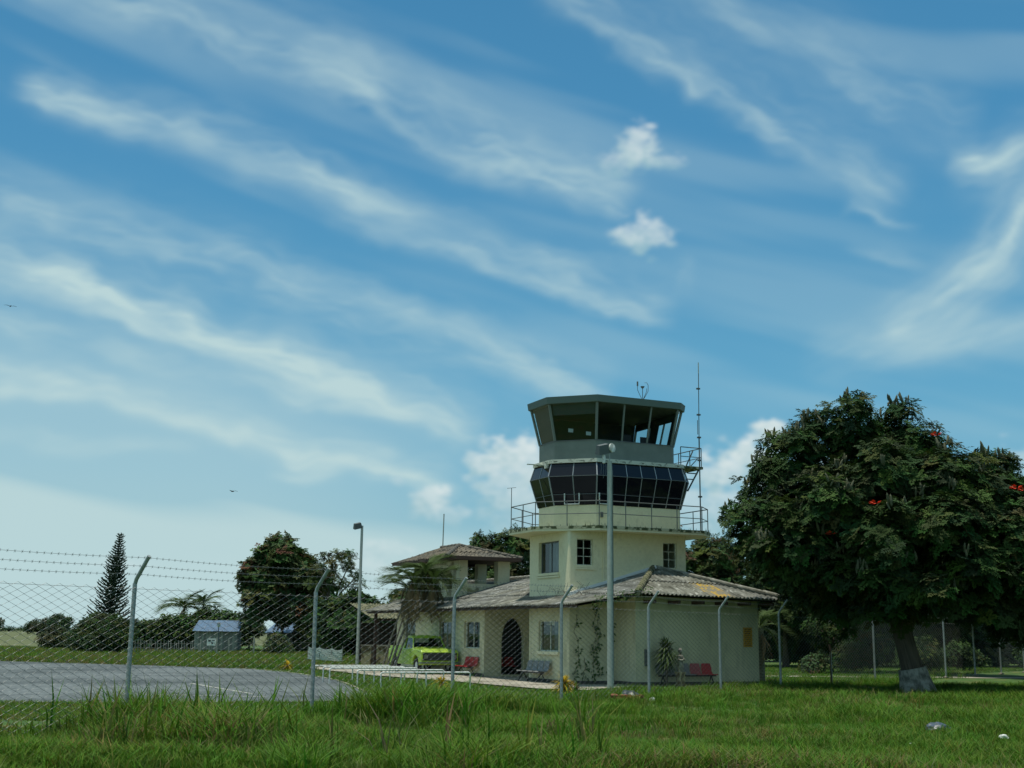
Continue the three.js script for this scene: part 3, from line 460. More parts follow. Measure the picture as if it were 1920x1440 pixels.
/* ---------- the control tower ---------- */
const tower = thing('control_tower', 'cream control tower with dark bulging glass storey and grey glazed cab on top', 'tower', BASE, YAW);
{
  const oct = [[-0.22, 2.62], [3.6, 2.62], [3.8, 2.82], [3.8, 6.3], [3.6, 6.5], [-0.22, 6.5], [-1.45, 5.27], [-1.45, 3.85]];
  const cabP = [[-0.2, 2.64], [3.3, 2.64], [3.55, 2.89], [3.55, 6.25], [3.3, 6.5], [-0.2, 6.5], [-1.43, 5.27], [-1.43, 3.87]];
  const off = (P, d) => P.map((p, i) => { // offset polygon outwards (points run anticlockwise seen from above in r, -l)
    const a = P[(i + P.length - 1) % P.length], b = P[(i + 1) % P.length];
    const e1 = [p[0] - a[0], p[1] - a[1]], e2 = [b[0] - p[0], b[1] - p[1]], l1 = Math.hypot(...e1), l2 = Math.hypot(...e2);
    const n1 = [e1[1] / l1, -e1[0] / l1], n2 = [e2[1] / l2, -e2[0] / l2], k = d / (1 + n1[0] * n2[0] + n1[1] * n2[1]);
    return [p[0] + (n1[0] + n2[0]) * k, p[1] + (n1[1] + n2[1]) * k];
  });
  const XZ = (P) => P.map((p) => [p[0], -p[1]]);
  // first floor: rounded box with three windows
  const f1 = front(2.375), l1 = left(-1.56);
  wall('wall', tower, M.plaster, 'front', 2.375, 0.2, [[-1.46, 2.2], [3.75, 2.2], [3.75, 5.8], [-1.46, 5.8]], [[-1.2, -0.49, 4.5, 5.51], [2.69, 3.35, 4.5, 5.51]]);
  wall('wall', tower, M.plaster, 'left', -1.56, 0.2, [[2.475, 2.2], [5.87, 2.2], [5.87, 5.8], [2.475, 5.8]], [[3.22, 5.04, 4.24, 5.48]]);
  { const q = new MB(); for (let i = 0; i < 8; i++) { const a = (t) => [-1.46 - 0.1 * Math.sin(t * Math.PI / 16), -2.475 + 0.1 * Math.cos(t * Math.PI / 16)], A = a(i), B = a(i + 1); q.quad([B[0], 2.2, B[1]], [A[0], 2.2, A[1]], [A[0], 5.8, A[1]], [B[0], 5.8, B[1]]); } q.build('corner', M.plaster, tower); }
  new MB().box(3.55, 2.2, -2.58, 3.75, 5.8, -5.87).box(-1.36, 2.2, -5.67, 3.55, 5.8, -5.87).build('wall', M.plaster, tower);
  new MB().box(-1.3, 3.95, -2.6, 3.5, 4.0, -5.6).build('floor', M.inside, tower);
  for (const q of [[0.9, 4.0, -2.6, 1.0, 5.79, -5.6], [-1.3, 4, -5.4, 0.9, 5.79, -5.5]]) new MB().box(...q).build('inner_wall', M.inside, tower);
  windowUnit(tower, f1, -1.2, -0.49, 4.5, 5.51, { cols: 2, rows: 3, sill: 0.1, frame: M.beam, depth: 0.12, bar: 0.022, border: 0.03 });
  windowUnit(tower, f1, 2.69, 3.35, 4.5, 5.51, { cols: 2, rows: 3, frame: M.beam, depth: 0.12, bar: 0.022, border: 0.03 });
  windowUnit(tower, l1, 3.22, 5.04, 4.24, 5.48, { cols: 2, rows: 1, sill: 0.1, border: 0.05, depth: 0.13, frame: M.frameGrey, curtain: [3.3, 4.6] });
  for (const [f, a, b, y] of [[f1, -1.27, -0.42, 4.4], [l1, 3.12, 5.14, 4.12]]) { const m = new MB(); BX(m, f, a, y - 0.07, -0.06, b, y - 0.005, -0.003); m.build('ledge', M.plaster, tower); }
  new MB().tube([[-0.06, 2.9, -2.345], [-0.06, 5.78, -2.345]], 0.028, 8).build('drain_pipe', M.plaster, tower);
  // balcony slab with a mossy edge and railing
  const slabP = off(oct, 1.13), railP = off(oct, 1.05);
  new MB().prism(XZ(slabP), XZ(slabP), 5.803, 5.9, 3).build('balcony_slab', M.plaster, tower);
  new MB().prism(XZ(off(oct, 1.15)), XZ(off(oct, 1.15)), 5.88, 5.99, 3).build('balcony_edge', M.slabEdge, tower);
  const tuft = new MB(); for (let i = 0; i < 130; i++) { const e = Math.floor(rr(0, 8)), a = off(oct, 1.13)[e], b = off(oct, 1.13)[(e + 1) % 8], t = rnd(), x = lerp(a[0], b[0], t), z = -lerp(a[1], b[1], t), h = rr(0.04, 0.16), q = rr(-0.06, 0.06), w = 0.012; tuft.tri([x - w, 5.985, z], [x + w, 5.985, z], [x + q, 5.985 + h, z + rr(-0.05, 0.05)]); } const tf = tuft.build('balcony_weeds', M.leafWarm, tower); tf.userData.kind = 'stuff';
  const rail = (P, y0, y1, name, step, closed, holder) => {
    const n = P.length, top = new MB(), mid = new MB(), g = part(name, holder);
    for (let i = 0; i < (closed ? n : n - 1); i++) {
      const a = P[i], b = P[(i + 1) % n], d = Math.hypot(b[0] - a[0], b[1] - a[1]), k = Math.max(1, Math.round(d / step));
      top.tube([[a[0], y1, -a[1]], [b[0], y1, -b[1]]], 0.02, 8); mid.tube([[a[0], (y0 + y1) / 2, -a[1]], [b[0], (y0 + y1) / 2, -b[1]]], 0.016, 8);
      for (let j = 0; j < k + (closed || i < n - 2 ? 0 : 1); j++) { const t = j / k, x = lerp(a[0], b[0], t), z = -lerp(a[1], b[1], t); new MB().tube([[x, y0, z], [x, y1, z]], 0.019, 8).build('post', M.rail, g); }
    }
    top.build('top_rail', M.rail, g); mid.build('middle_rail', M.rail, g); return g;
  };
  rail(railP, 5.985, 6.95, 'balcony_railing', 1.15, true, tower);
  // parapet, bulging dark glazing, white ring beam
  new MB().prism(XZ(oct), XZ(oct), 5.99, 6.91, 2).build('parapet', M.plaster, tower);
  const g0 = off(oct, 0.02), g1 = off(oct, 0.34), g2 = off(oct, 0.17), counts = [6, 1, 4, 1, 4, 2, 2, 2];
  const bars = (A, B, ya, yb, cnt, glass, mat, barR, inset, holder, skip) => {
    for (let i = 0; i < 8; i++) {
      const j = (i + 1) % 8, n = cnt[i];
      for (let k = 0; k < n; k++) {
        const q = (P, t) => [lerp(P[i][0], P[j][0], t), lerp(P[i][1], P[j][1], t)], a = q(A, k / n), b = q(A, (k + 1) / n), c = q(B, (k + 1) / n), d = q(B, k / n);
        if (!skip?.(i, k)) new MB().quad([a[0], ya, -a[1]], [b[0], ya, -b[1]], [c[0], yb, -c[1]], [d[0], yb, -d[1]]).build('pane', glass, holder);
        new MB().bar([a[0], ya, -a[1]], [d[0], yb, -d[1]], k ? barR : barR * 1.35).build('mullion', mat, holder);
      }
    }
  };
  const band = part('glazed_storey', tower);
  bars(g0, g1, 6.915, 8.04, counts, M.glassDark, M.alum, 0.03, 0, band); bars(g1, g2, 8.04, 8.58, counts, M.glassDark, M.alum, 0.03, 0, band);
  { const h = new MB(), ring = (P, y, w) => P.forEach((p, i) => { const q = P[(i + 1) % 8]; h.bar([p[0], y, -p[1]], [q[0], y, -q[1]], w); }); ring(g1, 8.04, 0.026); const gl = P => P; ring(off(oct, 0.145), 7.33, 0.018); h.build('transom', M.frameGrey, band); }
  new MB().prism(XZ(off(oct, 0.24)), XZ(off(oct, 0.24)), 8.585, 8.735, 3).build('ring_beam', M.beam, tower);
  // white hopper guards standing at the sill
  for (const [a, b, f] of [[0.42, 0.9, 6], [0.04, 0.47, 0]]) { // along the left chamfer and the front
    const P = off(oct, 0.2), i = f === 6 ? 7 : 0, A = P[i], B = P[(i + 1) % 8], d = Math.hypot(B[0] - A[0], B[1] - A[1]), at = (t) => [lerp(A[0], B[0], t), -lerp(A[1], B[1], t)];
    const t0 = f === 6 ? 0.30 : 0.03, t1 = f === 6 ? 0.62 : 0.165, p = at(t0), q = at(t1), m = new MB(); m.tube([[p[0], 7.36, p[1]], [p[0], 6.93, p[1]], [q[0], 6.93, q[1]], [q[0], 7.36, q[1]]], 0.03, 6); m.build('window_guard', M.white, tower);
  }
  new MB().box(-0.03, 6.42, -2.56, 0.07, 6.62, -2.62).build('lamp_fitting', M.rail, tower);
  // cab
  const c0 = cabP, c1 = off(cabP, 0.34);
  new MB().prism(XZ(off(cabP, 0.02)), XZ(off(cabP, 0.02)), 8.735, 9.51, 0).build('cab_wall', M.cabGrey, tower);
  new MB().prism(XZ(off(cabP, -0.1)), XZ(off(cabP, -0.1)), 8.74, 8.8, 3).build('cab_floor', std({ color: rgb(0.16, 0.13, 0.1), roughness: 0.8 }), tower);
  new MB().prism(XZ(off(cabP, 0.05)), XZ(off(cabP, 0.05)), 9.5, 9.53, 0).build('cab_sill', M.frameGrey, tower);
  const cab = part('cab_glazing', tower);
  bars(c0, c1, 9.52, 10.99, [3, 1, 3, 1, 3, 1, 1, 1], M.glass, M.cabGrey, 0.06, 0, cab);
  { // dark roller blinds inside the far and left windows
    const i0 = off(cabP, -0.08), i1 = off(cabP, 0.24);
    for (const [i, t0, t1, y0] of [[4, 0.0, 1, 9.5], [5, 0, 1, 9.5], [6, 0, 1, 9.5], [3, 0, 1, 9.5], [7, 0.02, 0.98, 10.55], [2, 0.02, 0.98, 10.62], [2, 0.4, 0.6, 9.5], [2, 0.02, 0.12, 9.5]]) { const j = (i + 1) % 8, q = (P, t) => [lerp(P[i][0], P[j][0], t), lerp(P[i][1], P[j][1], t)], s = (y0 - 9.5) / 1.47, m = (t) => { const A = q(i0, t), B = q(i1, t); return [lerp(A[0], B[0], s), lerp(A[1], B[1], s)]; }, a = m(t0), b = m(t1), c = q(i1, t1), d = q(i1, t0); new MB().quad([a[0], y0, -a[1]], [b[0], y0, -b[1]], [c[0], 10.97, -c[1]], [d[0], 10.97, -d[1]]).build('roller_blind', M.blind, tower); }
    const desk = part('control_desk', tower); new MB().box(0.1, 9.42, -3.05, 3.0, 9.5, -3.6).build('desktop', M.timber, desk);
    for (const [x, w, h] of [[2.25, 0.42, 0.32], [1.3, 0.5, 0.36]]) { new MB().box(x, 9.58, -3.3, x + w, 9.58 + h, -3.36).box(x + w / 2 - 0.04, 9.5, -3.3, x + w / 2 + 0.04, 9.6, -3.35).build('monitor', M.black, desk); }
    for (const [x, z, y] of [[-0.95, 3.62, 9.9], [-0.42, 3.08, 9.74]]) { new MB().box(x, y, -z, x + 0.22, y + 0.15, -z - 0.012).build('sky_gap_card', std({ color: rgb(0.62, 0.66, 0.66) }), tower); }  // pale cards stand in for bright sky showing through gaps in the blinds
    const ch = part('controller_chair', tower); new MB().box(2.55, 9.1, -4.6, 3.0, 9.18, -5.05).box(2.55, 9.18, -5.0, 3.0, 9.75, -5.08).tube([[2.78, 8.8, -4.82], [2.78, 9.1, -4.82]], 0.04, 8).build('seat', M.black, ch);
  }
  const rf0 = off(cabP, 0.46), rf1 = off(cabP, 0.5);
  new MB().prism(XZ(rf0), XZ(rf1), 10.99, 11.26, 1).build('roof_fascia', std({ color: rgb(0.13, 0.17, 0.145), roughness: 0.7 }), tower);
  { const ap = [1.1, 11.42, -4.6], t = new MB(); const P = XZ(rf1); P.forEach((p, i) => { const q = P[(i + 1) % 8]; t.tri([p[0], 11.26, p[1]], [q[0], 11.26, q[1]], ap); }); t.build('cab_roof', std({ color: rgb(0.2, 0.22, 0.2), roughness: 0.8 }), tower); }
  new MB().prism(XZ(off(cabP, 0.3)), XZ(off(cabP, 0.3)), 10.975, 10.985, 3).build('cab_ceiling', std({ color: rgb(0.14, 0.15, 0.14), roughness: 0.95 }), tower);
  // little gallery on the right of the cab, with railing, stair stringer and brackets
  new MB().box(3.85, 8.62, -2.5, 4.75, 8.72, -5.2).build('gallery_floor', M.slabEdge, tower);
  rail([[3.7, 2.55], [4.7, 2.55], [4.7, 5.15], [3.7, 5.15]], 8.72, 9.5, 'gallery_railing', 0.9, false, tower);
  { const b = new MB(); for (const z of [2.7, 4.9]) { b.bar([4.65, 8.6, -z], [4.1, 7.7, -z], 0.05); b.bar([4.4, 8.2, -z], [4.05, 8.2, -z], 0.04); b.bar([4.6, 8.45, -z], [4.1, 8.45, -z], 0.04); } b.build('bracket', M.rail, tower); }
  { const b = new MB(); b.bar([4.45, 9.4, -2.8], [4.1, 8.72, -2.8], 0.04); b.bar([4.68, 9.1, -2.8], [4.3, 8.72, -2.8], 0.03); b.build('stair_stringer', M.rail, tower); }
  // small shelf bracket on the left under the ring beam
  new MB().box(-2.0, 8.56, -4.4, -1.6, 8.6, -4.7).bar([-2.35, 8.6, -4.55], [-1.6, 8.62, -4.55], 0.04).box(-1.75, 8.42, -4.0, -1.62, 8.7, -4.2).build('side_bracket', M.beam, tower);
  // wind sensors on the cab roof
  const ws = part('wind_sensor', tower), X = 2.3, Z = -3.2; { const m = new MB(); m.tube([[X, 11.3, Z], [X, 11.55, Z], [X, 11.95, Z]], 0.014, 6); for (const [dx, h] of [[-0.24, 12.05], [0.2, 11.95], [0.27, 12.12]]) m.tube([[X, 11.42, Z], [X + dx * 0.5, 11.62, Z], [X + dx, 11.85, Z], [X + dx, h, Z]], 0.011, 6); m.tube([[X + 0.27, 12.1, Z], [X + 0.2, 12.2, Z], [X + 0.1, 12.18, Z]], 0.01, 6); m.build('stem', M.rail, ws); const c = new MB(); c.lathe([[0, 0], [0.05, 0.03], [0.09, 0.1], [0.02, 0.08]], 10, [X, 11.92, Z]); c.lathe([[0, 0], [0.035, 0.02], [0.035, 0.2], [0, 0.22]], 8, [X - 0.24, 12.0, Z]); c.build('cup', M.rail, ws); }
  // tall mast clamped to the right side
  const ms = part('radio_mast', tower); { const x = 4.35, z = -2.15; new MB().tube([[x, 5.99, z], [x, 9.9, z]], 0.027, 8).build('lower_tube', M.rail, ms); new MB().tube([[x, 9.88, z], [x + 0.03, 12.6, z]], 0.017, 8).build('upper_tube', M.rail, ms); new MB().tube([[x + 0.03, 12.58, z], [x + 0.03, 13.05, z]], 0.02, 8).build('whip', M.pole, ms); const c = new MB(); for (const y of [7.4, 8.9, 9.85, 10.8, 11.9]) c.box(x - 0.07, y, z - 0.05, x + 0.07, y + 0.06, z + 0.05); c.tube([[x - 0.06, 10.0, z], [x - 0.06, 10.6, z]], 0.014, 6); c.build('clamp', M.rail, ms); }
  const ta = part('aerial', tower); { const p = railP[6], m = new MB(); m.tube([[p[0], 6.9, -p[1]], [p[0], 7.75, -p[1]]], 0.014, 6); m.tube([[p[0] - 0.16, 7.73, -p[1] - 0.1], [p[0] + 0.16, 7.76, -p[1] + 0.1]], 0.01, 6); m.build('rod', M.rail, ta); }
}
/* ---------- ground, apron, paving ---------- */
const groundTex = tex(1024, (u, v) => { const a = tn(u, v, 4, 6), b = tn(u, v, 64, 3), c = tn(u, v, 16, 4), d = sm(0.55, 0.72, c); return [52 + b * 30 + d * 34 - a * 8, 80 + b * 32 + d * 2 - a * 6, 24 + b * 14 + d * 12]; }, { rx: 0.11 });
const gm = std({ map: groundTex, roughness: 1 });
const flat = (pts, y) => { const m = new MB(), t = THREE.ShapeUtils.triangulateShape(pts.map((p) => new THREE.Vector2(p[0], p[1])), []); for (const [a, b, c] of t) { const P = (i) => [pts[i][0], y, -pts[i][1]], q = [P(a), P(b), P(c)]; if (MB.nrm(...q)[1] < 0) q.reverse(); m.tri(...q); } return m; };
{
  // one sheet to the horizon
  struct('ground', flat([[-2500, -60], [2500, -60], [2500, 4000], [-2500, 4000]], 0).geo(), gm);
  const field = std({ map: tex(512, (u, v) => { const a = tn(u, v * 1, 16, 4), b = tn(u, v, 64, 3); return [88 + b * 34 - a * 26, 90 + b * 30 - a * 14, 54 + b * 22 - a * 14]; }, { rx: 0.02 }), roughness: 1 });
  struct('dry_field', flat([[-400, 128], [-34, 128], [-20, 250], [20, 420], [-60, 900], [-600, 900]], 0.012).geo(), field);
  // apron: cracked asphalt with a pale concrete kerb line and a faint painted line
  const ap = [[-90, 88], [-60, 79.5], [-28.5, 70.6], [-20.2, 66.3], [-15.5, 63.9], [-12.6, 61.6], [-10.6, 58.6], [-9.26, 55.6], [-7.9, 52.2], [-6.7, 48.9], [-5.3, 43.2], [-4.3, 38.6], [-3.75, 36.4], [-4.2, 34.6], [-6.4, 33.4], [-9, 32.7], [-12.8, 31.9], [-30, 29.8], [-90, 25]];
  struct('apron', flat(ap, 0.016).geo(), M.asphalt);
  const kerb = new MB(); for (let i = 0; i < ap.length - 1; i++) { const a = ap[i], b = ap[i + 1], d = Math.hypot(b[0] - a[0], b[1] - a[1]), nx = -(b[1] - a[1]) / d * 0.11, nz = (b[0] - a[0]) / d * 0.11; kerb.quad([a[0], 0.03, -a[1]], [b[0], 0.03, -b[1]], [b[0] + nx, 0.03, -b[1] - nz], [a[0] + nx, 0.03, -a[1] - nz]); }
  struct('apron_edging', kerb.geo(), M.concrete);
  const strip = (pts, w, y) => { const m = new MB(); for (let i = 0; i < pts.length - 1; i++) { const a = pts[i], b = pts[i + 1], d = Math.hypot(b[0] - a[0], b[1] - a[1]), nx = -(b[1] - a[1]) / d * w / 2, nz = (b[0] - a[0]) / d * w / 2; m.quad([a[0] - nx, y, -a[1] + nz], [b[0] - nx, y, -b[1] + nz], [b[0] + nx, y, -b[1] - nz], [a[0] + nx, y, -a[1] - nz]); } return m.geo(); };
  struct('painted_line', strip([[-11.2, 44.5], [-9.4, 41.0], [-7.6, 37.6]], 0.12, 0.021), M.line);
  struct('painted_line', strip([[-10.8, 36.6], [-9.2, 36.4], [-6.9, 36.0]], 0.14, 0.021), M.line);
  // paved strip along the terminal, in its own directions
  const W2 = (r, l) => { const q = toWorld(r, 0, l); return [q[0], -q[2]]; };
  struct('paving', flat([W2(-5.3, 6), W2(-5.1, 2.5), W2(-4.7, -1.6), W2(-3.6, -2.9), W2(-1.6, -1.3), W2(-0.3, -0.6), W2(5.9, -0.6), W2(5.9, 24), W2(-6.4, 24), W2(-6.3, 11)], 0.05).geo(), M.concrete);
  // pale path crossing the lawn beyond the fence
  struct('path', strip([[10.6, 60.2], [14, 60.8], [22, 61.8], [40, 64.5], [90, 74]], 1.6, 0.014), M.concrete);
}

/* ---------- chain link fence along the road ---------- */
{
  const S = 4.7205, P0 = [-9.846, 19.512], th = Math.atan2(3.7816, 2.8254), N = 15;
  const fence = thing('chain_link_fence', 'galvanised chain link fence with angled post tops and barbed wire along the verge', 'fence', [P0[0], 0, -P0[1]], th);
  const postG = new MB().tube([[0, -0.1, 0], [0, 2.7, 0]], 0.043, 10).geo(), armG = new MB().tube([[0, 2.68, 0], [0.0, 2.78, 0.035], [0, 3.2, 0.37]], 0.038, 10).geo(), footG = new MB().lathe([[0.16, -0.05], [0.15, 0.05], [0.05, 0.09]], 10).geo();
  const lean = [0.01, 0.0, 0.008, -0.006, 0.006, -0.004, 0.004, 0, 0.004, -0.004, 0, 0.004, 0, -0.006, 0.004];
  for (let i = 0; i < N; i++) { const p = part('post', fence); p.position.set(i * S, 0, 0); p.rotation.z = lean[i]; mesh('upright', postG, M.galv, p); mesh('angled_arm', armG, M.galv, p); mesh('footing', footG, M.concrete, p); }
  // woven mesh, one panel per bay: zigzag wires hooked into one another
  const pitch = 0.136, top = 2.64, seg = Math.round((top - 0.06) / 0.068), dy = (top - 0.06) / seg, n = Math.round(S / pitch), px = S / n, g = new MB();
  const wireSeg = (a, b, r) => { const d = V(b[0] - a[0], b[1] - a[1], b[2] - a[2]).normalize(), u = V(0, 0, 1), w = V().crossVectors(d, u).normalize(), ring = (p) => [0, 1, 2].map((k) => { const t = k / 3 * 2 * Math.PI, c = Math.cos(t) * r, s = Math.sin(t) * r; return [p[0] + u.x * c + w.x * s, p[1] + u.y * c + w.y * s, p[2] + u.z * c + w.z * s]; }), A = ring(a), B = ring(b); for (let k = 0; k < 3; k++) g.quad(A[k], A[(k + 1) % 3], B[(k + 1) % 3], B[k], [[0, 0], [0, 0], [0, 0], [0, 0]]); };
  for (let i = 0; i < n; i++) { const x = (i + 0.5) * px; for (let j = 0; j < seg; j++) { const o = (j + i) % 2 ? 1 : -1; wireSeg([x - o * px * 0.53, 0.06 + j * dy, 0.052 + o * 0.003], [x + o * px * 0.53, 0.06 + (j + 1) * dy, 0.052 - o * 0.003], 0.0031); } }
  const panelG = g.geo();
  for (let i = 0; i < N - 1; i++) { const m = mesh('mesh_panel', panelG, M.wire, fence); m.position.x = i * S; m.userData.kind = 'stuff'; }
  for (const [y, z] of [[2.85, 0.09], [3.0, 0.21], [3.15, 0.33]]) {
    const m = new MB(); for (let i = 0; i < N - 1; i++) { const pts = []; for (let k = 0; k <= 6; k++) { const t = k / 6; pts.push([(i + t) * S, y + 0.02 - 0.035 * 4 * t * (1 - t), z]); } m.tube(pts, 0.003, 4, { caps: false }); for (let k = 0; k < 34; k++) { const t = (k + 0.5) / 34, x = (i + t) * S, yy = y + 0.02 - 0.14 * t * (1 - t); m.bar([x - 0.012, yy - 0.028, z - 0.01], [x + 0.012, yy + 0.028, z + 0.01], 0.004); m.bar([x - 0.02, yy + 0.02, z + 0.012], [x + 0.02, yy - 0.02, z - 0.012], 0.004); } }
    m.build('barbed_wire', M.wire, fence);
  }
  new MB().tube([[0, 2.6, 0.05], [(N - 1) * S, 2.6, 0.05]], 0.003, 4).build('tension_wire', M.wire, fence);
}

/* ---------- lamp posts and barriers ---------- */
function lampPost(label, x, z, h, r, head, bracketH) {
  const t = thing('lamp_post', label, 'lamp post', [x, 0, -z], 0, 'floodlight poles');
  new MB().tube([[0, -0.1, 0], [0, h * 0.5, 0], [0, h, 0]], (q) => r * (1.12 - 0.3 * q), 14).build('pole', M.pole, t);
  const f = part('floodlight', t); f.position.set(-0.22, h + head, 0.08); f.rotation.set(0.3, 0.5, 0.12); f.scale.setScalar(head > 0.1 ? 1.2 : 1.15);
  new MB().prism([[-0.22, -0.12], [0.18, -0.12], [0.18, 0.12], [-0.22, 0.12]], [[-0.17, -0.08], [0.14, -0.08], [0.14, 0.08], [-0.17, 0.08]], -0.14, 0.12).build('housing', M.rail, f); if (head > 0.1) new MB().lathe([[0, 0], [0.13, 0.01], [0.13, 0.05], [0, 0.06]], 16).build('reflector', M.white, f).position.set(0.24, -0.02, 0.05), f.children[f.children.length - 1].rotation.set(1.3, 0, -0.4); new MB().box(-0.2, -0.128, -0.1, 0.16, -0.122, 0.1).build('lens', M.chrome, f);
  const b = new MB(); b.tube([[0, h - 0.25, 0], [0, h + head - 0.02, 0], [-0.15, h + head + 0.02, 0.06]], 0.02, 8); b.build('bracket', M.galv, t);
  return t;
}
lampPost('slender grey lamp post beside the tan wall left of the parked truck', -8.1, 67.3, 7.55, 0.085, 0.0);
{
  const t = lampPost('tall pale lamp post in front of the control tower, with spotlight and sensor', 3.39, 41.9, 7.72, 0.1, 0.42);
  const s = part('sensor', t); new MB().lathe([[0, 0], [0.05, 0.02], [0.06, 0.2], [0.045, 0.3], [0, 0.31]], 10, [-0.2, 7.62, 0.06]).build('body', M.white, s); const c = new MB(); for (const [dx, l] of [[-0.3, 0.35], [-0.22, 0.5], [-0.14, 0.4]]) c.tube([[dx, 7.64, 0.06], [dx + 0.015, 7.5, 0.07], [dx, 7.62 - l, 0.06]], 0.008, 5); c.build('cable', M.rail, s);
  new MB().tube([[0.112, 0.3, 0.0], [0.1, 7.4, 0]], 0.012, 5).build('conduit', M.rail, t);
}
const railNames = ['nearest of the white tube barriers on the lawn', 'second nearest white tube barrier on the lawn', 'middle white tube barrier on the lawn', 'second farthest white tube barrier on the lawn', 'farthest white tube barrier, beside the apron edge'];
[[-0.8, -10.1, -6.95], [1.7, -10.1, -6.9], [3.9, -10.45, -7.1], [5.6, -10.2, -7.0], [7.2, -10.1, -7.0]].forEach(([l, r0, r1], i) => {
  const p = toWorld(r0, 0, l), t = thing('tube_barrier', railNames[i], 'barrier', p, YAW + rr(-0.02, 0.02), 'white tube barriers'), Ln = r1 - r0, h = 0.56;
  new MB().tube([[0, h - 0.05, 0], [0.02, h - 0.015, 0], [0.06, h, 0], [Ln - 0.06, h, 0], [Ln - 0.02, h - 0.015, 0], [Ln, h - 0.05, 0]], 0.028, 8).build('top_tube', M.white, t);
  for (const x of [0, Ln / 2, Ln]) new MB().tube([[x, -0.08, 0], [x, x === Ln / 2 ? h - 0.02 : h - 0.04, 0]], 0.027, 8).build('leg', M.white, t);
});
/* ---------- green pickup parked by the wall ---------- */
{
  const p = toWorld(-3.05, 0.05, 12.0), t = thing('pickup_truck', 'old lime green pickup truck parked beside the terminal wall', 'truck', p, YAW); // local +z is its front
  const B = M.truckGreen, w = 0.88;
  const sect = (prof, x) => prof.map(([z, y]) => [x, y, z]);
  const loft = (secs, m) => { for (let i = 0; i < secs.length - 1; i++) for (let k = 0; k < secs[i].length; k++) { const k2 = (k + 1) % secs[i].length; m.quad(secs[i][k], secs[i + 1][k], secs[i + 1][k2], secs[i][k2]); } m.poly(secs[0].slice()); m.poly(secs[secs.length - 1].slice().reverse()); return m; };
  // lower body with wheel openings, drawn from the side
  { const pts = [[0, 0.45], [0.02, 0.95], [-0.06, 1.02], [-1.35, 1.08], [-2.5, 1.06], [-4.35, 1.04], [-4.4, 0.5]]; for (const cx of [-3.5, -0.72]) for (let i = 0; i <= 10; i++) { const a = Math.PI - i / 10 * Math.PI; pts.push([cx + 0.43 * Math.cos(a), 0.42 + 0.43 * Math.sin(a)]); }
    const sh = new THREE.Shape(pts.map((q) => new THREE.Vector2(...q))), g = new THREE.ExtrudeGeometry(sh, { depth: 2 * w - 0.06, bevelEnabled: true, bevelSize: 0.03, bevelThickness: 0.03, bevelSegments: 3 });
    g.applyMatrix4(new THREE.Matrix4().makeBasis(V(0, 0, 1), V(0, 1, 0), V(-1, 0, 0)).setPosition(w - 0.03, 0, 0)); mesh('body', g, B, t); }
  loft([sect([[-0.02, 1.0], [-0.1, 1.07], [-1.3, 1.13], [-1.3, 1.0]], -0.8), sect([[0.0, 1.0], [-0.08, 1.1], [-1.32, 1.19], [-1.32, 1.0]], -0.55), sect([[0.0, 1.0], [-0.08, 1.1], [-1.32, 1.19], [-1.32, 1.0]], 0.55), sect([[-0.02, 1.0], [-0.1, 1.07], [-1.3, 1.13], [-1.3, 1.0]], 0.8)], new MB()).build('bonnet', B, t);
  const cab = part('cab', t), y0 = 1.08, y1 = 1.56;
  { const m = new MB(); for (const s of [-1, 1]) { m.bar([s * 0.78, y0, -1.3], [s * 0.66, y1, -1.62], 0.06); m.bar([s * 0.78, y0, -2.5], [s * 0.68, y1, -2.42], 0.1); } m.build('pillar', B, cab); loft([sect([[-1.56, y1], [-1.7, y1 + 0.1], [-2.3, y1 + 0.11], [-2.48, y1]], -0.7), sect([[-1.52, y1], [-1.7, y1 + 0.14], [-2.3, y1 + 0.15], [-2.5, y1]], 0), sect([[-1.56, y1], [-1.7, y1 + 0.1], [-2.3, y1 + 0.11], [-2.48, y1]], 0.7)], new MB()).build('cab_roof', B, cab);
    new MB().quad([-0.74, y0 + 0.03, -1.31], [0.74, y0 + 0.03, -1.31], [0.64, y1, -1.6], [-0.64, y1, -1.6]).build('windscreen', M.glassCar, cab);
    for (const s of [-1, 1]) new MB().quad([s * 0.77, y0, -1.36], [s * 0.77, y0, -2.42], [s * 0.68, y1, -2.38], [s * 0.67, y1, -1.66]).build('side_window', M.glassCar, cab);
    new MB().quad([-0.7, y0, -2.48], [0.7, y0, -2.48], [0.64, y1, -2.42], [-0.64, y1, -2.42]).build('rear_window', M.glassCar, cab);
    new MB().box(-0.7, 0.75, -2.0, 0.7, 1.36, -2.35).build('bench_seat', M.black, cab); new MB().box(-0.76, 1.0, -2.5, -0.42, 1.56, -2.46).box(0.42, 1.0, -2.5, 0.76, 1.56, -2.46).box(-0.42, 1.0, -2.5, 0.42, 1.26, -2.46).build('rear_panel', B, cab); new MB().box(-0.75, 1.0, -1.32, 0.75, 1.1, -1.6).build('dashboard', M.black, cab); }
  new MB().box(-0.74, 0.98, -2.56, 0.74, 1.046, -4.3).build('bed_floor', M.rail, t);
  new MB().box(-0.83, 1.05, -2.56, -0.76, 1.2, -4.3).box(0.76, 1.05, -2.56, 0.83, 1.2, -4.3).box(-0.76, 1.05, -4.3, 0.76, 1.2, -4.37).build('bed_side', B, t);
  { const gr = part('grille', t); new MB().box(-0.8, 0.6, 0.03, 0.8, 0.93, 0.06).build('backing', M.black, gr); const s = new MB(); for (let i = 0; i < 4; i++) s.box(-0.56, 0.64 + i * 0.075, 0.062, 0.56, 0.655 + i * 0.075, 0.075); s.build('slat', M.rail, gr); }
  for (const s of [-1, 1]) { new MB().add(new THREE.CylinderGeometry(0.1, 0.1, 0.05, 20).rotateX(Math.PI / 2), new THREE.Matrix4().makeTranslation(s * 0.68, 0.77, 0.085)).build('headlight', M.chrome, t); }
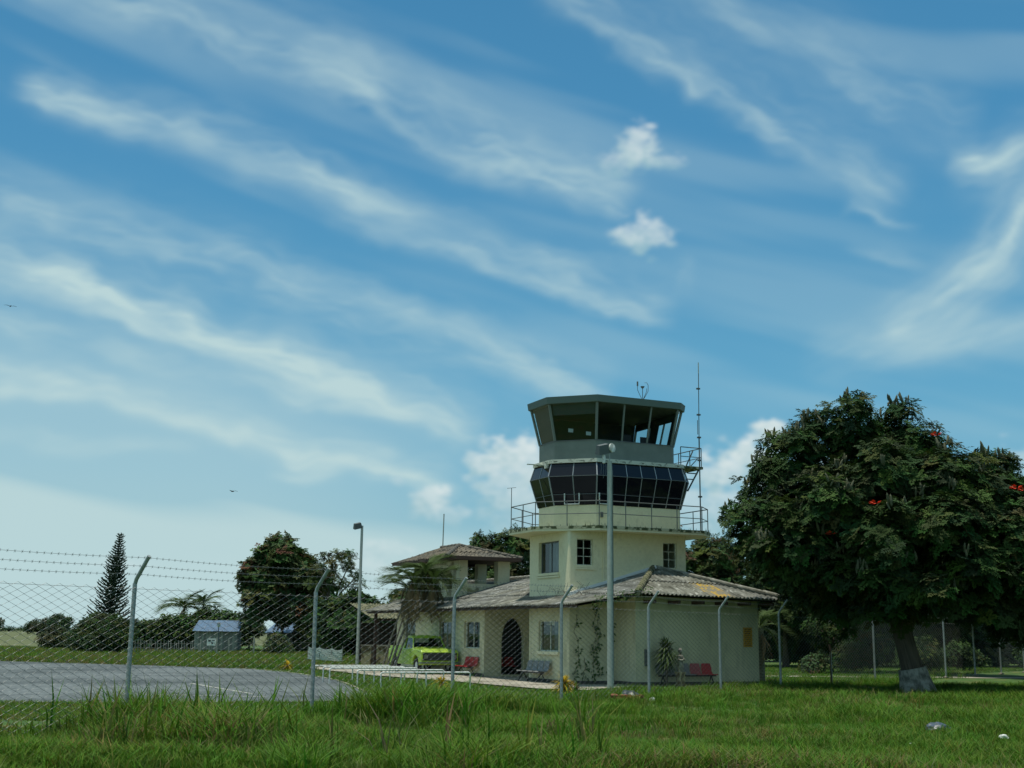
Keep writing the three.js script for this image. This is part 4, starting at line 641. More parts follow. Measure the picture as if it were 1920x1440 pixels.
  { const m = new MB(); m.tube([[-0.9, 0.5, -0.1], [-0.86, 0.5, 0.1], [-0.5, 0.5, 0.15], [0.5, 0.5, 0.15], [0.86, 0.5, 0.1], [0.9, 0.5, -0.1]], () => 0.7, 4, { rect: [0.1, 0.06], flat: true }); m.build('bumper', M.rail, t); }
  for (const s of [-1, 1]) for (const z of [-0.72, -3.5]) { const wh = part('wheel', t); wh.position.set(s * 0.76, 0.36, z); new MB().add(new THREE.TorusGeometry(0.26, 0.1, 10, 24).rotateY(Math.PI / 2)).build('tyre', M.rubber, wh); new MB().add(new THREE.CylinderGeometry(0.2, 0.2, 0.12, 18).rotateZ(Math.PI / 2)).build('rim', M.white, wh); }
  for (const s of [-1, 1]) { const m = new MB(); m.box(s * 0.9, 1.12, -1.42, s * 1.0, 1.27, -1.45); m.bar([s * 0.8, 1.1, -1.4], [s * 0.93, 1.14, -1.43], 0.02); m.build('mirror', M.chrome, t); }
  for (const s of [-1, 1]) { const d = part('door', t); new MB().box(s * 0.884, 0.5, -1.4, s * 0.889, 1.04, -2.45).build('skin', B, d); new MB().box(s * 0.89, 0.9, -2.3, s * 0.915, 0.93, -2.42).build('handle', M.chrome, d); }
}

/* ---------- seat rows, statue, notice things by the walls ---------- */
function seatRow(label, pos, turn, n, mats) {
  const t = thing('seat_row', label, 'bench', pos, turn, 'bolted seat rows'), w = 0.5, L = n * w;
  new MB().box(-L / 2, 0.33, -0.03, L / 2, 0.39, 0.03).build('beam', M.black, t);
  for (const x of [-L / 2 + 0.2, L / 2 - 0.2]) new MB().bar([x, 0.34, 0], [x, 0, -0.2], 0.035).bar([x, 0.34, 0], [x, 0, 0.24], 0.035).build('leg', M.black, t);
  for (let i = 0; i < n; i++) {
    const x = -L / 2 + (i + 0.5) * w, m = new MB(), pr = [[0.24, 0.40], [0.2, 0.425], [0.0, 0.41], [-0.16, 0.42], [-0.22, 0.5], [-0.25, 0.65], [-0.29, 0.8]], hw = 0.225;
    for (let k = 0; k < pr.length - 1; k++) { const [z0, y0] = pr[k], [z1, y1] = pr[k + 1], W0 = hw * (k === 0 ? 0.9 : 1), W1 = hw * (k === pr.length - 2 ? 0.85 : 1); m.quad([x - W0, y0, z0], [x + W0, y0, z0], [x + W1, y1, z1], [x - W1, y1, z1]); m.quad([x - W0, y0 - 0.014, z0], [x - W1, y1 - 0.014, z1 - 0.01], [x + W1, y1 - 0.014, z1 - 0.01], [x + W0, y0 - 0.014, z0]); }
    m.build('bucket_seat', mats[i % mats.length], t);
  }
}
const wp = (r, l, y = 0.05) => toWorld(r, y, l);
seatRow('bright red seat row against the wall left of the arch', wp(-2.35, 10.6), YAW - Math.PI / 2, 3, [M.redSeat]);
seatRow('red seat row seen in shade through the arched opening', wp(-0.55, 10.35), YAW, 2, [M.redSeat]);
seatRow('grey seat row under the window nearest the arch', wp(-2.4, 3.8), YAW - Math.PI / 2, 4, [M.greySeat]);
seatRow('long seat row at the end wall, red seats at its right', wp(1.95, -0.42), YAW, 5, [M.greySeat, M.greySeat, M.greySeat, M.redFaded, M.redSeat]);
{
  const t = thing('garden_statue', 'small pale robed statue between the spiky plant and the red seats', 'statue', wp(1.38, -0.85, 0), YAW + 0.35);
  new MB().box(-0.16, 0, -0.16, 0.16, 0.12, 0.16).box(-0.12, 0.12, -0.12, 0.12, 0.5, 0.12).box(-0.15, 0.5, -0.15, 0.15, 0.56, 0.15).build('pedestal', M.tanWall, t);
  const m = new MB(); m.lathe([[0.15, 0.56], [0.13, 0.75], [0.1, 0.95], [0.125, 1.08], [0.11, 1.15], [0.045, 1.19], [0.04, 1.22], [0.075, 1.27], [0.085, 1.34], [0.06, 1.41], [0, 1.43]], 16);
  for (const s of [-1, 1]) m.tube([[s * 0.11, 1.12, 0], [s * 0.15, 1.0, 0.05], [s * 0.08, 0.98, 0.14], [s * 0.01, 1.02, 0.16]], (q) => 0.04 * (1 - 0.4 * q), 8);
  m.build('figure', M.whitewash, t);
}

/* ---------- things far left: hut, stakes, sign, lamps ---------- */
{
  const rusty = std({ map: tex(256, (u, v) => { const a = tn(u, v, 16, 4), d = sm(0.5, 0.7, a); return [112 - d * 14, 138 - d * 34, 162 - d * 46]; }, { rx: 0.6 }), metalness: 0.3, roughness: 0.5 });
  const plank = [0, 1, 2].map((k) => std({ map: tex(128, (u, v) => { const a = tn(u, v * 0.25, 16, 3); return [128 + a * 50 - k * 14, 128 + a * 48 - k * 14, 118 + a * 44 - k * 12]; }, { rx: 1 }), roughness: 0.95 }));
  const hut = (label, x, z, w, d, h, turn) => {
    const t = thing('wooden_hut', label, 'hut', [x, 0, -z], turn);
    const n = Math.round(w / 0.19); for (let i = 0; i < n; i++) new MB().box(-w / 2 + i * w / n + 0.006, 0.25 + rr(-0.1, 0.06), d / 2 - 0.02, -w / 2 + (i + 1) * w / n - 0.006, h, d / 2 + rr(0, 0.01)).build('plank', plank[Math.floor(rnd() * 3)], t);
    new MB().box(-w / 2, 0.2, -d / 2, -w / 2 + 0.05, h + 0.05, d / 2 - 0.03).build('side_wall', plank[1], t); new MB().box(w / 2 - 0.05, 0.2, -d / 2, w / 2, h + 0.05, d / 2 - 0.03).build('side_wall', plank[0], t); new MB().box(-w / 2 + 0.05, 0.2, -d / 2, w / 2 - 0.05, h + 0.3, -d / 2 + 0.05).build('back_wall', plank[2], t);
    for (const [a, b] of [[-1, -1], [-1, 1], [1, -1], [1, 1], [0, 1]]) new MB().box(a * (w / 2 - 0.1) - 0.05, -0.05, b * (d / 2 - 0.1) - 0.05, a * (w / 2 - 0.1) + 0.05, 0.3, b * (d / 2 - 0.1) + 0.05).build('stilt', plank[2], t);
    corrugated(t, 'roof_sheet', -w / 2 - 0.15, w / 2 + 0.15, () => d + 0.6, (s, v) => [s, h + v * 0.26, d / 2 + 0.28 - v * 0.965], { pitch: 0.1, amp: 0.014, mats: [rusty], length: 4, width: 0.85, per: 4 });
  };
  hut('small grey plank hut with a bluish tin roof far across the apron', -24.6, 106, 3.5, 3.0, 1.75, 0.1);
  hut('low dark shed with grey tin roof under the far trees', -18.6, 112, 5.2, 3.4, 1.7, -0.1);
  // stake fence, each stake its own height and lean
  const sf = thing('stake_fence', 'row of pale wooden stakes with wire along the far grass', 'fence', [-30.5, 0, -99]);
  for (let i = 0; i < 36; i++) { const x = i * 0.215 + rr(-0.05, 0.05), h = rr(0.75, 1.12), q = rr(-0.06, 0.06); new MB().bar([x, -0.05, 0], [x + q, h, rr(-0.04, 0.04)], rr(0.05, 0.09), 0.06).build('stake', plank[Math.floor(rnd() * 3)], sf); }
  for (const y of [0.45, 0.8]) new MB().tube([[-0.1, y, 0.05], [3.8, y - 0.03, 0.05], [7.7, y, 0.05]], 0.006, 4).build('wire', M.wire, sf);
  const wf = thing('post_fence', 'weathered timber posts and wire running before the far trees', 'fence', [-23.6, 0, -96]);
  [0, 1.1, 1.9, 3.6, 6.0, 8.4, 11.0, 12.6].forEach((x) => new MB().bar([x, -0.05, -x * 0.7], [x + rr(-0.04, 0.04), rr(1.15, 1.4), -x * 0.7], 0.11).build('timber_post', plank[0], wf));
  for (const y of [0.5, 0.95]) new MB().tube([[0, y, 0.06], [12.6, y, -8.76]], 0.006, 4).build('wire', M.wire, wf);
  const sn = thing('notice_sign', 'small white notice board on a post by the far hut', 'sign', [-22.4, 0, -94.5], 0.1);
  new MB().bar([0, -0.05, 0], [0, 1.2, 0], 0.06).build('post', plank[1], sn); new MB().box(-0.33, 0.72, 0.035, 0.33, 1.24, 0.06).build('board', M.white, sn);
  { const m = new MB(); m.box(-0.24, 1.0, 0.064, -0.06, 1.14, 0.068); m.box(0.02, 1.06, 0.064, 0.24, 1.12, 0.068); m.box(-0.02, 0.84, 0.064, 0.12, 0.96, 0.068); m.build('dark_mark', M.black, sn); }
  const gl = (label, x, z, h) => { const t = thing('garden_lamp', label, 'lamp', [x, 0, -z], 0, 'post lamps at the far grass'); new MB().tube([[0, -0.05, 0], [0, h, 0]], 0.035, 8).build('post', M.rail, t); new MB().lathe([[0.05, 0], [0.13, 0.08], [0.15, 0.22], [0.09, 0.3]], 10, [0, h, 0]).build('lantern', M.white, t); new MB().lathe([[0.17, 0.3], [0.1, 0.36], [0, 0.38]], 10, [0, h, 0]).build('cap', M.rail, t); };
  gl('post lamp left of the round bush under the tall pine', -33.6, 98, 2.15); gl('post lamp standing in front of the plank hut', -23.2, 100, 2.1);
  // tan yard wall with timber carport, white sagging barrier
  const yw = thing('yard_wall', 'stained tan yard wall left of the parked truck', 'wall', [-7.05, 0, -68.6], 0.12); new MB().box(-1.0, -0.05, -0.1, 2.3, 1.1, 0.1).build('wall_panel', M.tanWall, yw); new MB().box(-1.05, 1.1, -0.13, 2.35, 1.17, 0.13).build('coping', M.concrete, yw); for (const x of [-0.45, 0.6]) new MB().box(x, 0, 0.1, x + 0.06, 1.1, 0.14).build('batten', M.timber, yw);
  const cp = thing('carport', 'dark timber lean-to beyond the yard wall', 'shelter', [-5.6, 0, -74], YAW); for (const [x, z] of [[-2.6, 0.8], [0.6, 0.8], [-2.6, -2.5], [0.6, -2.5]]) new MB().box(x, -0.05, z, x + 0.13, 2.5, z + 0.13).build('post', M.timber, cp); new MB().bar([-3, 2.55, 1.3], [1.2, 2.55, 1.3], 0.08, 0.14).build('beam', M.timber, cp);
  corrugated(cp, 'roof_sheet', -3.1, 1.3, () => 4.6, (s, v) => [s, 2.62 + v * 0.2, 1.5 - v * 0.98], { mats: [M.roofMoss], length: 2.4 });
  new MB().box(-2.6, 0, -2.6, 0.8, 2.4, -2.7).build('back_wall', M.timber, cp);
  const wb = thing('plastic_barrier', 'sagging white plastic barrier strung on posts beside the far lamp post', 'barrier', [-12.3, 0, -77]);
  const posts = [0, 0.7, 1.45, 2.1]; for (const x of posts) new MB().bar([x, -0.05, 0], [x, 1.0, 0], 0.05).build('post', plank[1], wb);
  for (let k = 0; k < 6; k++) { const m = new MB(); for (let i = 0; i < 24; i++) { const f = (q) => { const t = q / 24 * 2.1, s = posts.findIndex((p, j) => t >= p && t <= (posts[j + 1] ?? 9)), a = posts[Math.max(0, s)], b = posts[Math.min(3, s + 1)], u = b > a ? (t - a) / (b - a) : 0; return [t, 0.22 + k * 0.125 - 0.42 * u * (1 - u) * (0.4 + k * 0.12) - t * 0.06, 0.035 + 0.02 * Math.sin(t * 5 + k)]; }, A = f(i), B = f(i + 1); m.quad(A, B, [B[0], B[1] + 0.105, B[2]], [A[0], A[1] + 0.105, A[2]]); } m.build('strip', M.white, wb); }
  // rubbish in the verge
  const crumple = (name, label, x, z, s, mat, flatness, sd) => { const s0 = seed; seed = sd; const g = new THREE.IcosahedronGeometry(1, 3), P = g.attributes.position; for (let i = 0; i < P.count; i++) { const v = V(P.getX(i), P.getY(i), P.getZ(i)), k = 0.7 + 0.7 * fbm(v.x * 2.4 + sd, v.y * 2.4 + v.z * 1.9, 3); P.setXYZ(i, v.x * k, Math.max(-0.25, v.y * k * flatness), v.z * k * 0.8); } g.computeVertexNormals(); g.scale(s, s, s); g.translate(0, s * 0.25 + (s < 0.3 ? 0.06 : 0), 0); const m = mesh(name, g, mat); m.position.set(x, 0, -z); seed = s0; return tag(m, label, 'litter'); };
  crumple('plastic_bag', 'crumpled blue-grey plastic bag lying in the grass at lower right', 8.5, 25.1, 0.23, std({ color: rgb(0.06, 0.08, 0.11), roughness: 0.35 }), 0.5, 5);
  crumple('paper_scrap', 'white paper scrap in the grass right of the plastic bag', 9.2, 23.6, 0.085, M.white, 0.6, 8);
  crumple('paper_scrap', 'white scrap in the short grass nearest the bottom edge', 6.9, 21.8, 0.055, M.white, 0.6, 9);
  const rb = thing('rubble_heap', 'reddish brown broken bricks lying beside the fence post before the tower', 'rubble', [3.3, 0, -35.6], 0.2); { const s0 = seed; seed = 71; const bm = [0, 1].map((k) => std({ map: tex(128, (u, v) => { const a = tn(u, v, 16, 3); return [120 + a * 40 - k * 24, 72 + a * 26 - k * 12, 46 + a * 20 - k * 6]; }, { rx: 3 }), roughness: 0.95 })); for (let i = 0; i < 13; i++) { const m = new MB().box(-rr(0.07, 0.13), -0.045, -0.055, rr(0.06, 0.12), 0.045, 0.055).build('brick', bm[i % 2], rb); m.position.set(rr(-0.55, 0.5), rr(0.05, 0.22), rr(-0.2, 0.2)); m.rotation.set(rr(-0.4, 0.4), rr(0, 6), rr(-0.4, 0.4)); } seed = s0; }
  crumple('plastic_sheet', 'dark plastic sheet lying on the reddish rubble', 3.42, 35.8, 0.26, std({ color: rgb(0.035, 0.045, 0.05), roughness: 0.4 }), 0.75, 14);
  crumple('plastic_cup', 'white cup-sized litter right of the reddish rubble', 4.05, 35.5, 0.08, M.white, 1, 15);
  // two birds gliding far off
  const bird = (label, x, y, z, s, a) => { const t = thing('bird', label, 'bird', [x, y, -z], a, 'birds gliding in the sky'); const m = new MB(); m.tube([[0, 0, -0.28], [0, 0.02, -0.15], [0, 0, 0.1], [0, 0.01, 0.25], [0, 0, 0.34]], (q, i) => [0.02, 0.06, 0.08, 0.05, 0.015][i], 8); for (const d of [-1, 1]) { m.quad([d * 0.05, 0.02, -0.1], [d * 0.4, 0.12, -0.12], [d * 0.4, 0.12, 0.08], [d * 0.05, 0.02, 0.1]); m.quad([d * 0.4, 0.12, -0.12], [d * 0.82, 0.06, -0.02], [d * 0.8, 0.06, 0.1], [d * 0.4, 0.12, 0.08]); } m.quad([-0.04, 0, 0.2], [0.04, 0, 0.2], [0.1, 0.01, 0.46], [-0.1, 0.01, 0.46]); m.build('body', M.dark, t); t.scale.setScalar(s); };
  bird('dark bird gliding above the far trees', -37.5, 20.2, 165, 1.1, 0.9); bird('dark bird gliding high at the left edge of the sky', -66, 43.2, 156, 1.0, 0.6);
}
/* ---------- foliage shapes ---------- */
const leafQuad = (m, p, d, up, len, w) => { // diamond leaf from p along d
  const D = V(...d).normalize(), S = V().crossVectors(D, V(...up)).normalize().multiplyScalar(w), B = V(...p), mid = B.clone().addScaledVector(D, len * 0.45), tip = B.clone().addScaledVector(D, len); tip.y -= len * 0.18;
  const A = mid.clone().add(S), C = mid.clone().sub(S), a = (v) => [v.x, v.y, v.z]; m.tri(a(B), a(C), a(tip), [[0, 0], [0, 0], [0, 0]]).tri(a(B), a(tip), a(A), [[0, 0], [0, 0], [0, 0]]);
};
function compoundCluster(sd, fronds, len, pairs, lf) { // feathered leaves round a shoot, pointing along +y
  const s0 = seed; seed = sd; const m = new MB();
  for (let f = 0; f < fronds; f++) {
    const az = f / fronds * 6.283 + rr(-0.4, 0.4), tilt = rr(0.5, 1.25), dir = [Math.cos(az) * Math.sin(tilt), Math.cos(tilt), Math.sin(az) * Math.sin(tilt)], L = len * rr(0.75, 1.15);
    for (let k = 1; k <= pairs; k++) { const t = k / pairs, p = [dir[0] * L * t, dir[1] * L * t - 0.3 * L * t * t, dir[2] * L * t]; const sx = -Math.sin(az), sz = Math.cos(az);
      for (const s of [-1, 1]) leafQuad(m, p, [dir[0] * 0.5 + s * sx, dir[1] * 0.3 + rr(-0.15, 0.2), dir[2] * 0.5 + s * sz], [rr(-0.3, 0.3), 1, rr(-0.3, 0.3)], lf * rr(0.8, 1.2), lf * 0.26); }
    leafQuad(m, [dir[0] * L, dir[1] * L - 0.3 * L, dir[2] * L], [dir[0], dir[1] - 0.4, dir[2]], [0, 1, 0.1], lf, lf * 0.26);
  }
  seed = s0; return m.geo();
}
function simpleCluster(sd, n, size, lf) { const s0 = seed; seed = sd; const m = new MB(); for (let i = 0; i < n; i++) { const a = rr(0, 6.283), t = Math.acos(rr(-0.5, 1)), r = size * Math.cbrt(rnd()), d = [Math.cos(a) * Math.sin(t), Math.cos(t), Math.sin(a) * Math.sin(t)]; leafQuad(m, [d[0] * r, d[1] * r * 0.7, d[2] * r], [d[0] + rr(-0.6, 0.6), rr(-0.4, 0.6), d[2] + rr(-0.6, 0.6)], [rr(-0.5, 0.5), 1, rr(-0.5, 0.5)], lf * rr(0.7, 1.3), lf * 0.32); } seed = s0; return m.geo(); }
const G = { comp: compoundCluster(11, 6, 0.42, 5, 0.15), compB: compoundCluster(12, 7, 0.5, 6, 0.15), big: compoundCluster(13, 6, 0.75, 5, 0.3), round: simpleCluster(21, 46, 0.42, 0.16), roundBig: simpleCluster(22, 50, 0.75, 0.3), far: simpleCluster(23, 40, 1.5, 0.8), small: simpleCluster(24, 40, 0.24, 0.1) };
const tint = (base, spread) => rgb(base[0] * rr(1 - spread, 1 + spread) * rr(0.9, 1.15), base[1] * rr(1 - spread, 1 + spread), base[2] * rr(1 - spread, 1 + spread));
const UP = V(0, 1, 0), QQ = new THREE.Quaternion();
function along(x, y, z, d, s) { QQ.setFromUnitVectors(UP, d.clone().normalize()); DM.position.set(x, y, z); DM.quaternion.copy(QQ); DM.rotateY(rr(0, 6.283)); DM.scale.setScalar(s); DM.updateMatrix(); return DM.matrix.clone(); }
/* a tree: trunk, limbs towards leafy lobes, crown of leaf clusters; lobes [x,y,z,r] relative to the foot */
function tree(name, label, pos, o) {
  const s0 = seed; seed = o.seed;
  const t = thing(name, label, o.category ?? 'tree', pos, 0, o.group), tk = o.trunk ?? [];
  if (tk.length) for (const tr of tk) new MB().tube(tr.p, (q) => lerp(tr.r0, tr.r1, Math.pow(q, 0.7)) * (1 + 0.35 * Math.exp(-q * 14)), 12).build('trunk', tr.mat ?? M.bark, t);
  const top = tk.length ? tk[0].p[tk[0].p.length - 1] : [0, 0, 0];
  (o.limbs ?? []).forEach((i) => { const L = o.lobes[i], a = [lerp(top[0], L[0], 0.35), lerp(top[1], L[1], 0.5) + 0.2, lerp(top[2], L[2], 0.35)]; new MB().tube([top, a, [lerp(a[0], L[0], 0.6), lerp(a[1], L[1], 0.55), lerp(a[2], L[2], 0.6)], [L[0], L[1], L[2]]], (q) => lerp(o.limbR ?? 0.16, 0.03, q), 8).build('limb', M.bark, t); });
  const mats = [], cols = [];
  for (const L of o.lobes) {
    const n = Math.round((o.density ?? 60) * L[3] * L[3]), sq = L[4] ?? 0.85;
    for (let i = 0; i < n; i++) {
      const az = rr(0, 6.283), cy = rr(-0.75, 1), st = Math.sqrt(1 - cy * cy), d = V(Math.cos(az) * st, cy, Math.sin(az) * st), k = L[3] * (0.5 + 0.55 * Math.pow(rnd(), 0.6)) * (1 + (o.ragged ?? 0.25) * (fbm(d.x * 2.2 + L[0] * 3 + 20, d.y * 2.2 + d.z * 2.7 + L[1] * 3 + 20, 2) - 0.5) * 2);
      const y = Math.max(0.15, L[1] + d.y * k * sq);
      mats.push(along(L[0] + d.x * k, y, L[2] + d.z * k, d.clone().multiplyScalar(0.7).add(V(0, 0.7, 0)).add(V(rr(-0.4, 0.4), 0, rr(-0.4, 0.4))), rr(0.75, 1.25) * (o.size ?? 1))); cols.push(tint(o.cols[Math.floor(rnd() * o.cols.length)], 0.28));
    }
  }
  instanced('crown', o.leaf, M.leafTint, mats, t, cols);
  seed = s0; return t;
}
// lobes scattered over an ellipsoid
function lobesIn(sd, n, c, R, r0, r1, low = -0.6) { const s0 = seed; seed = sd; const out = []; for (let i = 0; i < n; i++) { const az = i * 2.39996 + rr(-0.4, 0.4), cy = lerp(low, 1, (i + 0.5) / n), st = Math.sqrt(Math.max(0, 1 - cy * cy)), k = rr(0.55, 0.82); out.push([c[0] + Math.cos(az) * st * R[0] * k, c[1] + cy * R[1] * k, c[2] + Math.sin(az) * st * R[2] * k, rr(r0, r1)]); } seed = s0; return out; }
const GREEN = { dark: [[0.034, 0.074, 0.018], [0.046, 0.095, 0.02], [0.068, 0.104, 0.024], [0.03, 0.064, 0.02]], mid: [[0.06, 0.115, 0.028], [0.075, 0.125, 0.03], [0.05, 0.1, 0.03]], warm: [[0.085, 0.11, 0.03], [0.07, 0.095, 0.03], [0.1, 0.1, 0.035], [0.06, 0.1, 0.028]], pale: [[0.1, 0.14, 0.05], [0.08, 0.125, 0.045], [0.12, 0.14, 0.05]] };

/* ---------- the great tree on the right ---------- */
{
  const F = [14.1, 43.9]; // foot; the crown in metres from it
  const lobes = [ // x, y, depth (+ back), r
    [-3.1, 9.25, 0.8, 1.05], [-2.1, 9.7, 0.1, 1.15], [-1.1, 9.3, 0.6, 1.15], [0.2, 9.2, 0.3, 1.15], [1.0, 8.9, 1.0, 1.1], [-4.0, 8.3, 0.4, 1.0], [-4.9, 7.2, 0.6, 0.95], [-5.5, 6.3, 0.1, 0.9], [-5.6, 5.4, 0.5, 0.9], [-5.0, 4.8, -0.1, 0.85], [-4.0, 4.1, -0.6, 1.0],
    [-4.2, 5.2, -1.3, 1.3], [-3.0, 6.6, -1.6, 1.4], [-1.4, 7.9, -1.7, 1.4], [0.6, 7.6, -1.9, 1.4], [2.3, 6.9, -1.5, 1.4], [1.9, 8.0, 0.6, 1.05], [2.9, 7.4, 0.2, 1.1], [4.1, 7.3, 0.8, 1.15], [5.4, 7.0, 0.6, 1.3], [6.8, 6.7, 0.8, 1.4], [8.2, 6.2, 1.0, 1.4], [9.6, 5.7, 1.0, 1.4],
    [-1.9, 5.3, -2.6, 1.4], [0.3, 5.9, -3.0, 1.4], [2.4, 5.4, -2.8, 1.4], [4.3, 5.2, -2.2, 1.4], [6.2, 5.1, -1.4, 1.4], [8.0, 4.8, -0.4, 1.4], [9.6, 4.4, 0.6, 1.4], [-2.8, 4.0, -1.9, 1.1], [-1.2, 3.7, -2.6, 1.15], [0.3, 3.2, -2.4, 1.0], [1.9, 3.0, -2.2, 1.0], [-0.8, 3.0, -1.8, 0.9], [0.8, 4.2, -3.1, 1.15], [3.0, 3.8, -2.8, 1.2], [5.2, 3.5, -2.2, 1.3], [7.2, 3.5, -1.2, 1.4], [8.8, 3.3, 0.2, 1.3], [5.8, 2.9, 0.6, 1.2], [4.0, 3.0, 1.2, 1.1], [7.6, 2.7, 1.2, 1.2], [6.0, 2.3, 2.6, 1.2], [8.0, 2.2, 3.0, 1.2], [9.6, 2.4, 2.2, 1.2], [4.6, 2.6, 3.4, 1.1], [10.2, 3.2, 1.0, 1.3],
    [-2.7, 7.0, 2.4, 1.4], [-0.2, 7.6, 2.6, 1.5], [2.4, 6.6, 2.8, 1.5], [5.2, 5.8, 2.8, 1.5], [-4.0, 5.0, 2.4, 1.4], [-1.2, 5.4, 3.2, 1.5], [2.0, 5.2, 3.4, 1.6], [4.6, 4.2, 3.2, 1.5], [7.2, 4.6, 2.8, 1.5], [-2.6, 3.9, 2.8, 1.3], [0.2, 4.6, 0.4, 1.6], [2.4, 5.4, 0.4, 1.6], [-2.4, 5.6, 0.4, 1.6], [4.4, 5.0, 0.8, 1.5], [-0.6, 6.9, 0.2, 1.6], [-2.6, 7.6, 0.4, 1.5], [-4.2, 6.4, 0.6, 1.3], [-2.6, 2.95, 0.2, 0.8], [-2.0, 2.95, -1.5, 0.7],
  ].map((L) => [L[0] + 0.15, L[1] - 0.45 * sm(4, 7, L[1]), -L[2], L[3]]);
  { const q0 = seed; seed = 909; const n0 = lobes.length; for (let k = 0; k < 900 && lobes.length < n0 + 60; k++) { const L = lobes[Math.floor(rnd() * n0)], az = rr(0, 6.283), cy = rr(-0.5, 1), st = Math.sqrt(1 - cy * cy), f = L[3] * rr(1.05, 1.3), x = L[0] + Math.cos(az) * st * f, y = L[1] + cy * f * 0.85, z = L[2] + Math.sin(az) * st * f; if (y < 2.6 || lobes.slice(0, n0).some((Q) => Q !== L && Math.hypot(x - Q[0], y - Q[1], z - Q[2]) < Q[3])) continue; lobes.push([x, y, z, rr(0.28, 0.55)]); } seed = q0; }
  const t = tree('flame_tree', 'huge dark spreading tree with red blossoms right of the terminal', [F[0], 0, -F[1]], { seed: 31, lobes, density: 104, leaf: G.comp, size: 0.78, cols: GREEN.dark, ragged: 0.6, limbs: [0, 2, 4, 6, 8, 10, 12, 14, 17, 20, 22, 24, 27, 30, 33, 36, 40, 43, 46, 49], limbR: 0.2,
    trunk: [{ p: [[0.15, -0.1, 0], [0.05, 0.5, 0], [-0.1, 1.2, 0], [-0.35, 2.2, 0.05], [-0.7, 3.4, 0.05]], r0: 0.46, r1: 0.3 }, { p: [[-0.3, 2.0, 0.02], [0.2, 3.0, -0.1], [0.9, 4.2, -0.2], [1.6, 5.6, -0.2]], r0: 0.22, r1: 0.12 }] });
  new MB().tube([[0.16, -0.05, 0], [0.06, 0.45, 0], [-0.02, 0.85, 0]], (q) => lerp(0.655, 0.475, Math.pow(q, 0.55)), 16, { caps: false }).build('whitewash_band', M.whitewash, t);
  // upright pods standing over the crown, and blossoms
  const s0 = seed; seed = 77; const pg = new MB().lathe([[0, 0], [0.035, 0.06], [0.05, 0.2], [0.034, 0.34], [0, 0.42]], 6).geo(), pm = [];
  const inside = (x, y, z, skip) => lobes.some((L, i) => i !== skip && Math.hypot(x - L[0], (y - L[1]) / 0.85, z - L[2]) < L[3] * 0.9);
  for (let k = 0; k < 5000 && pm.length < 1000; k++) { const i = Math.floor(rnd() * lobes.length), L = lobes[i], az = rr(0, 6.283), cy = rr(0.05, 1), st = Math.sqrt(1 - cy * cy), x = L[0] + Math.cos(az) * st * L[3], y = L[1] + cy * L[3] * 0.85, z = L[2] + Math.sin(az) * st * L[3]; if (inside(x, y, z, i)) continue; const n = 1 + Math.floor(rr(1, 5)); for (let q = 0; q < n; q++) pm.push(along(x + rr(-0.12, 0.12), y + rr(-0.12, 0.12), z + rr(-0.12, 0.12), V(rr(-0.5, 0.5), 1, rr(-0.5, 0.5)), rr(0.6, 1.1))); }
  instanced('seed_pods', pg, M.pod, pm, t);
  const fl = new MB(); for (let i = 0; i < 16; i++) { const a = rr(0, 6.283), d = [Math.cos(a), rr(0.2, 1), Math.sin(a)]; leafQuad(fl, [d[0] * 0.06, d[1] * 0.05, d[2] * 0.06], d, [0, 1, 0.2], rr(0.1, 0.17), 0.05); } const fg = fl.geo();
  for (const [x, y, z] of [[0.75, 8.8, 1.6], [3.1, 6.75, 2.9], [2.85, 6.8, 2.95], [3.35, 6.7, 2.9], [-3.4, 5.2, 2.95], [-2.0, 6.2, 3.3]]) { const m = mesh('blossom', fg, M.flower, t); m.position.set(x, y, z); m.scale.setScalar(rr(0.9, 1.3)); }
  seed = s0;
}
/* ---------- the other trees ---------- */
const T = (x, y) => ({ p: [[0, -0.1, 0], [0.05, y * 0.4, 0], [x, y, 0]], r0: 0.2, r1: 0.1 });
const trunk = (h, r = 0.2, lean = 0) => [{ p: [[0, -0.1, 0], [lean * 0.3, h * 0.5, 0], [lean, h, 0]], r0: r, r1: r * 0.6 }];
tree('flame_tree', 'dense green tree with reddish blossom sprays behind the far hut', [-19.4, 0, -107], { seed: 41, lobes: [...lobesIn(5, 26, [0, 5.6, 0], [3.8, 4.5, 3.2], 0.8, 1.3, -0.8), [-0.2, 5.4, 0, 2.2], [-1.4, 3.4, 0.6, 1.7], [1.6, 3.6, 0.6, 1.7], [3.2, 2.2, -0.5, 1.6], [2.2, 1.4, -1.2, 1.5]], density: 34, leaf: G.big, cols: [...GREEN.mid, ...GREEN.mid, ...GREEN.pale, ...GREEN.warm, [0.12, 0.07, 0.03]], limbs: [2, 6, 10, 14, 18, 22], trunk: [...trunk(2.6, 0.2), { p: [[0.7, -0.1, 0.2], [0.9, 1.2, 0.2], [1.4, 3, 0]], r0: 0.17, r1: 0.1 }, { p: [[1.5, -0.1, 0], [2, 1.3, 0], [2.6, 3, 0]], r0: 0.15, r1: 0.09 }] });
tree('flame_tree', 'loose airy tree with sky showing through beside the far lamp post', [-15.0, 0, -104], { seed: 42, lobes: lobesIn(8, 24, [0.3, 5.9, 0], [3.0, 3.6, 2.4], 0.4, 0.75, -0.8), density: 22, leaf: G.comp, size: 1.1, cols: [...GREEN.pale, ...GREEN.warm], limbs: [0, 1, 2, 3, 4, 5, 6, 7, 8, 9, 10, 11, 12, 13, 14, 15, 16], limbR: 0.09, trunk: trunk(3.4, 0.17, 0.3) });
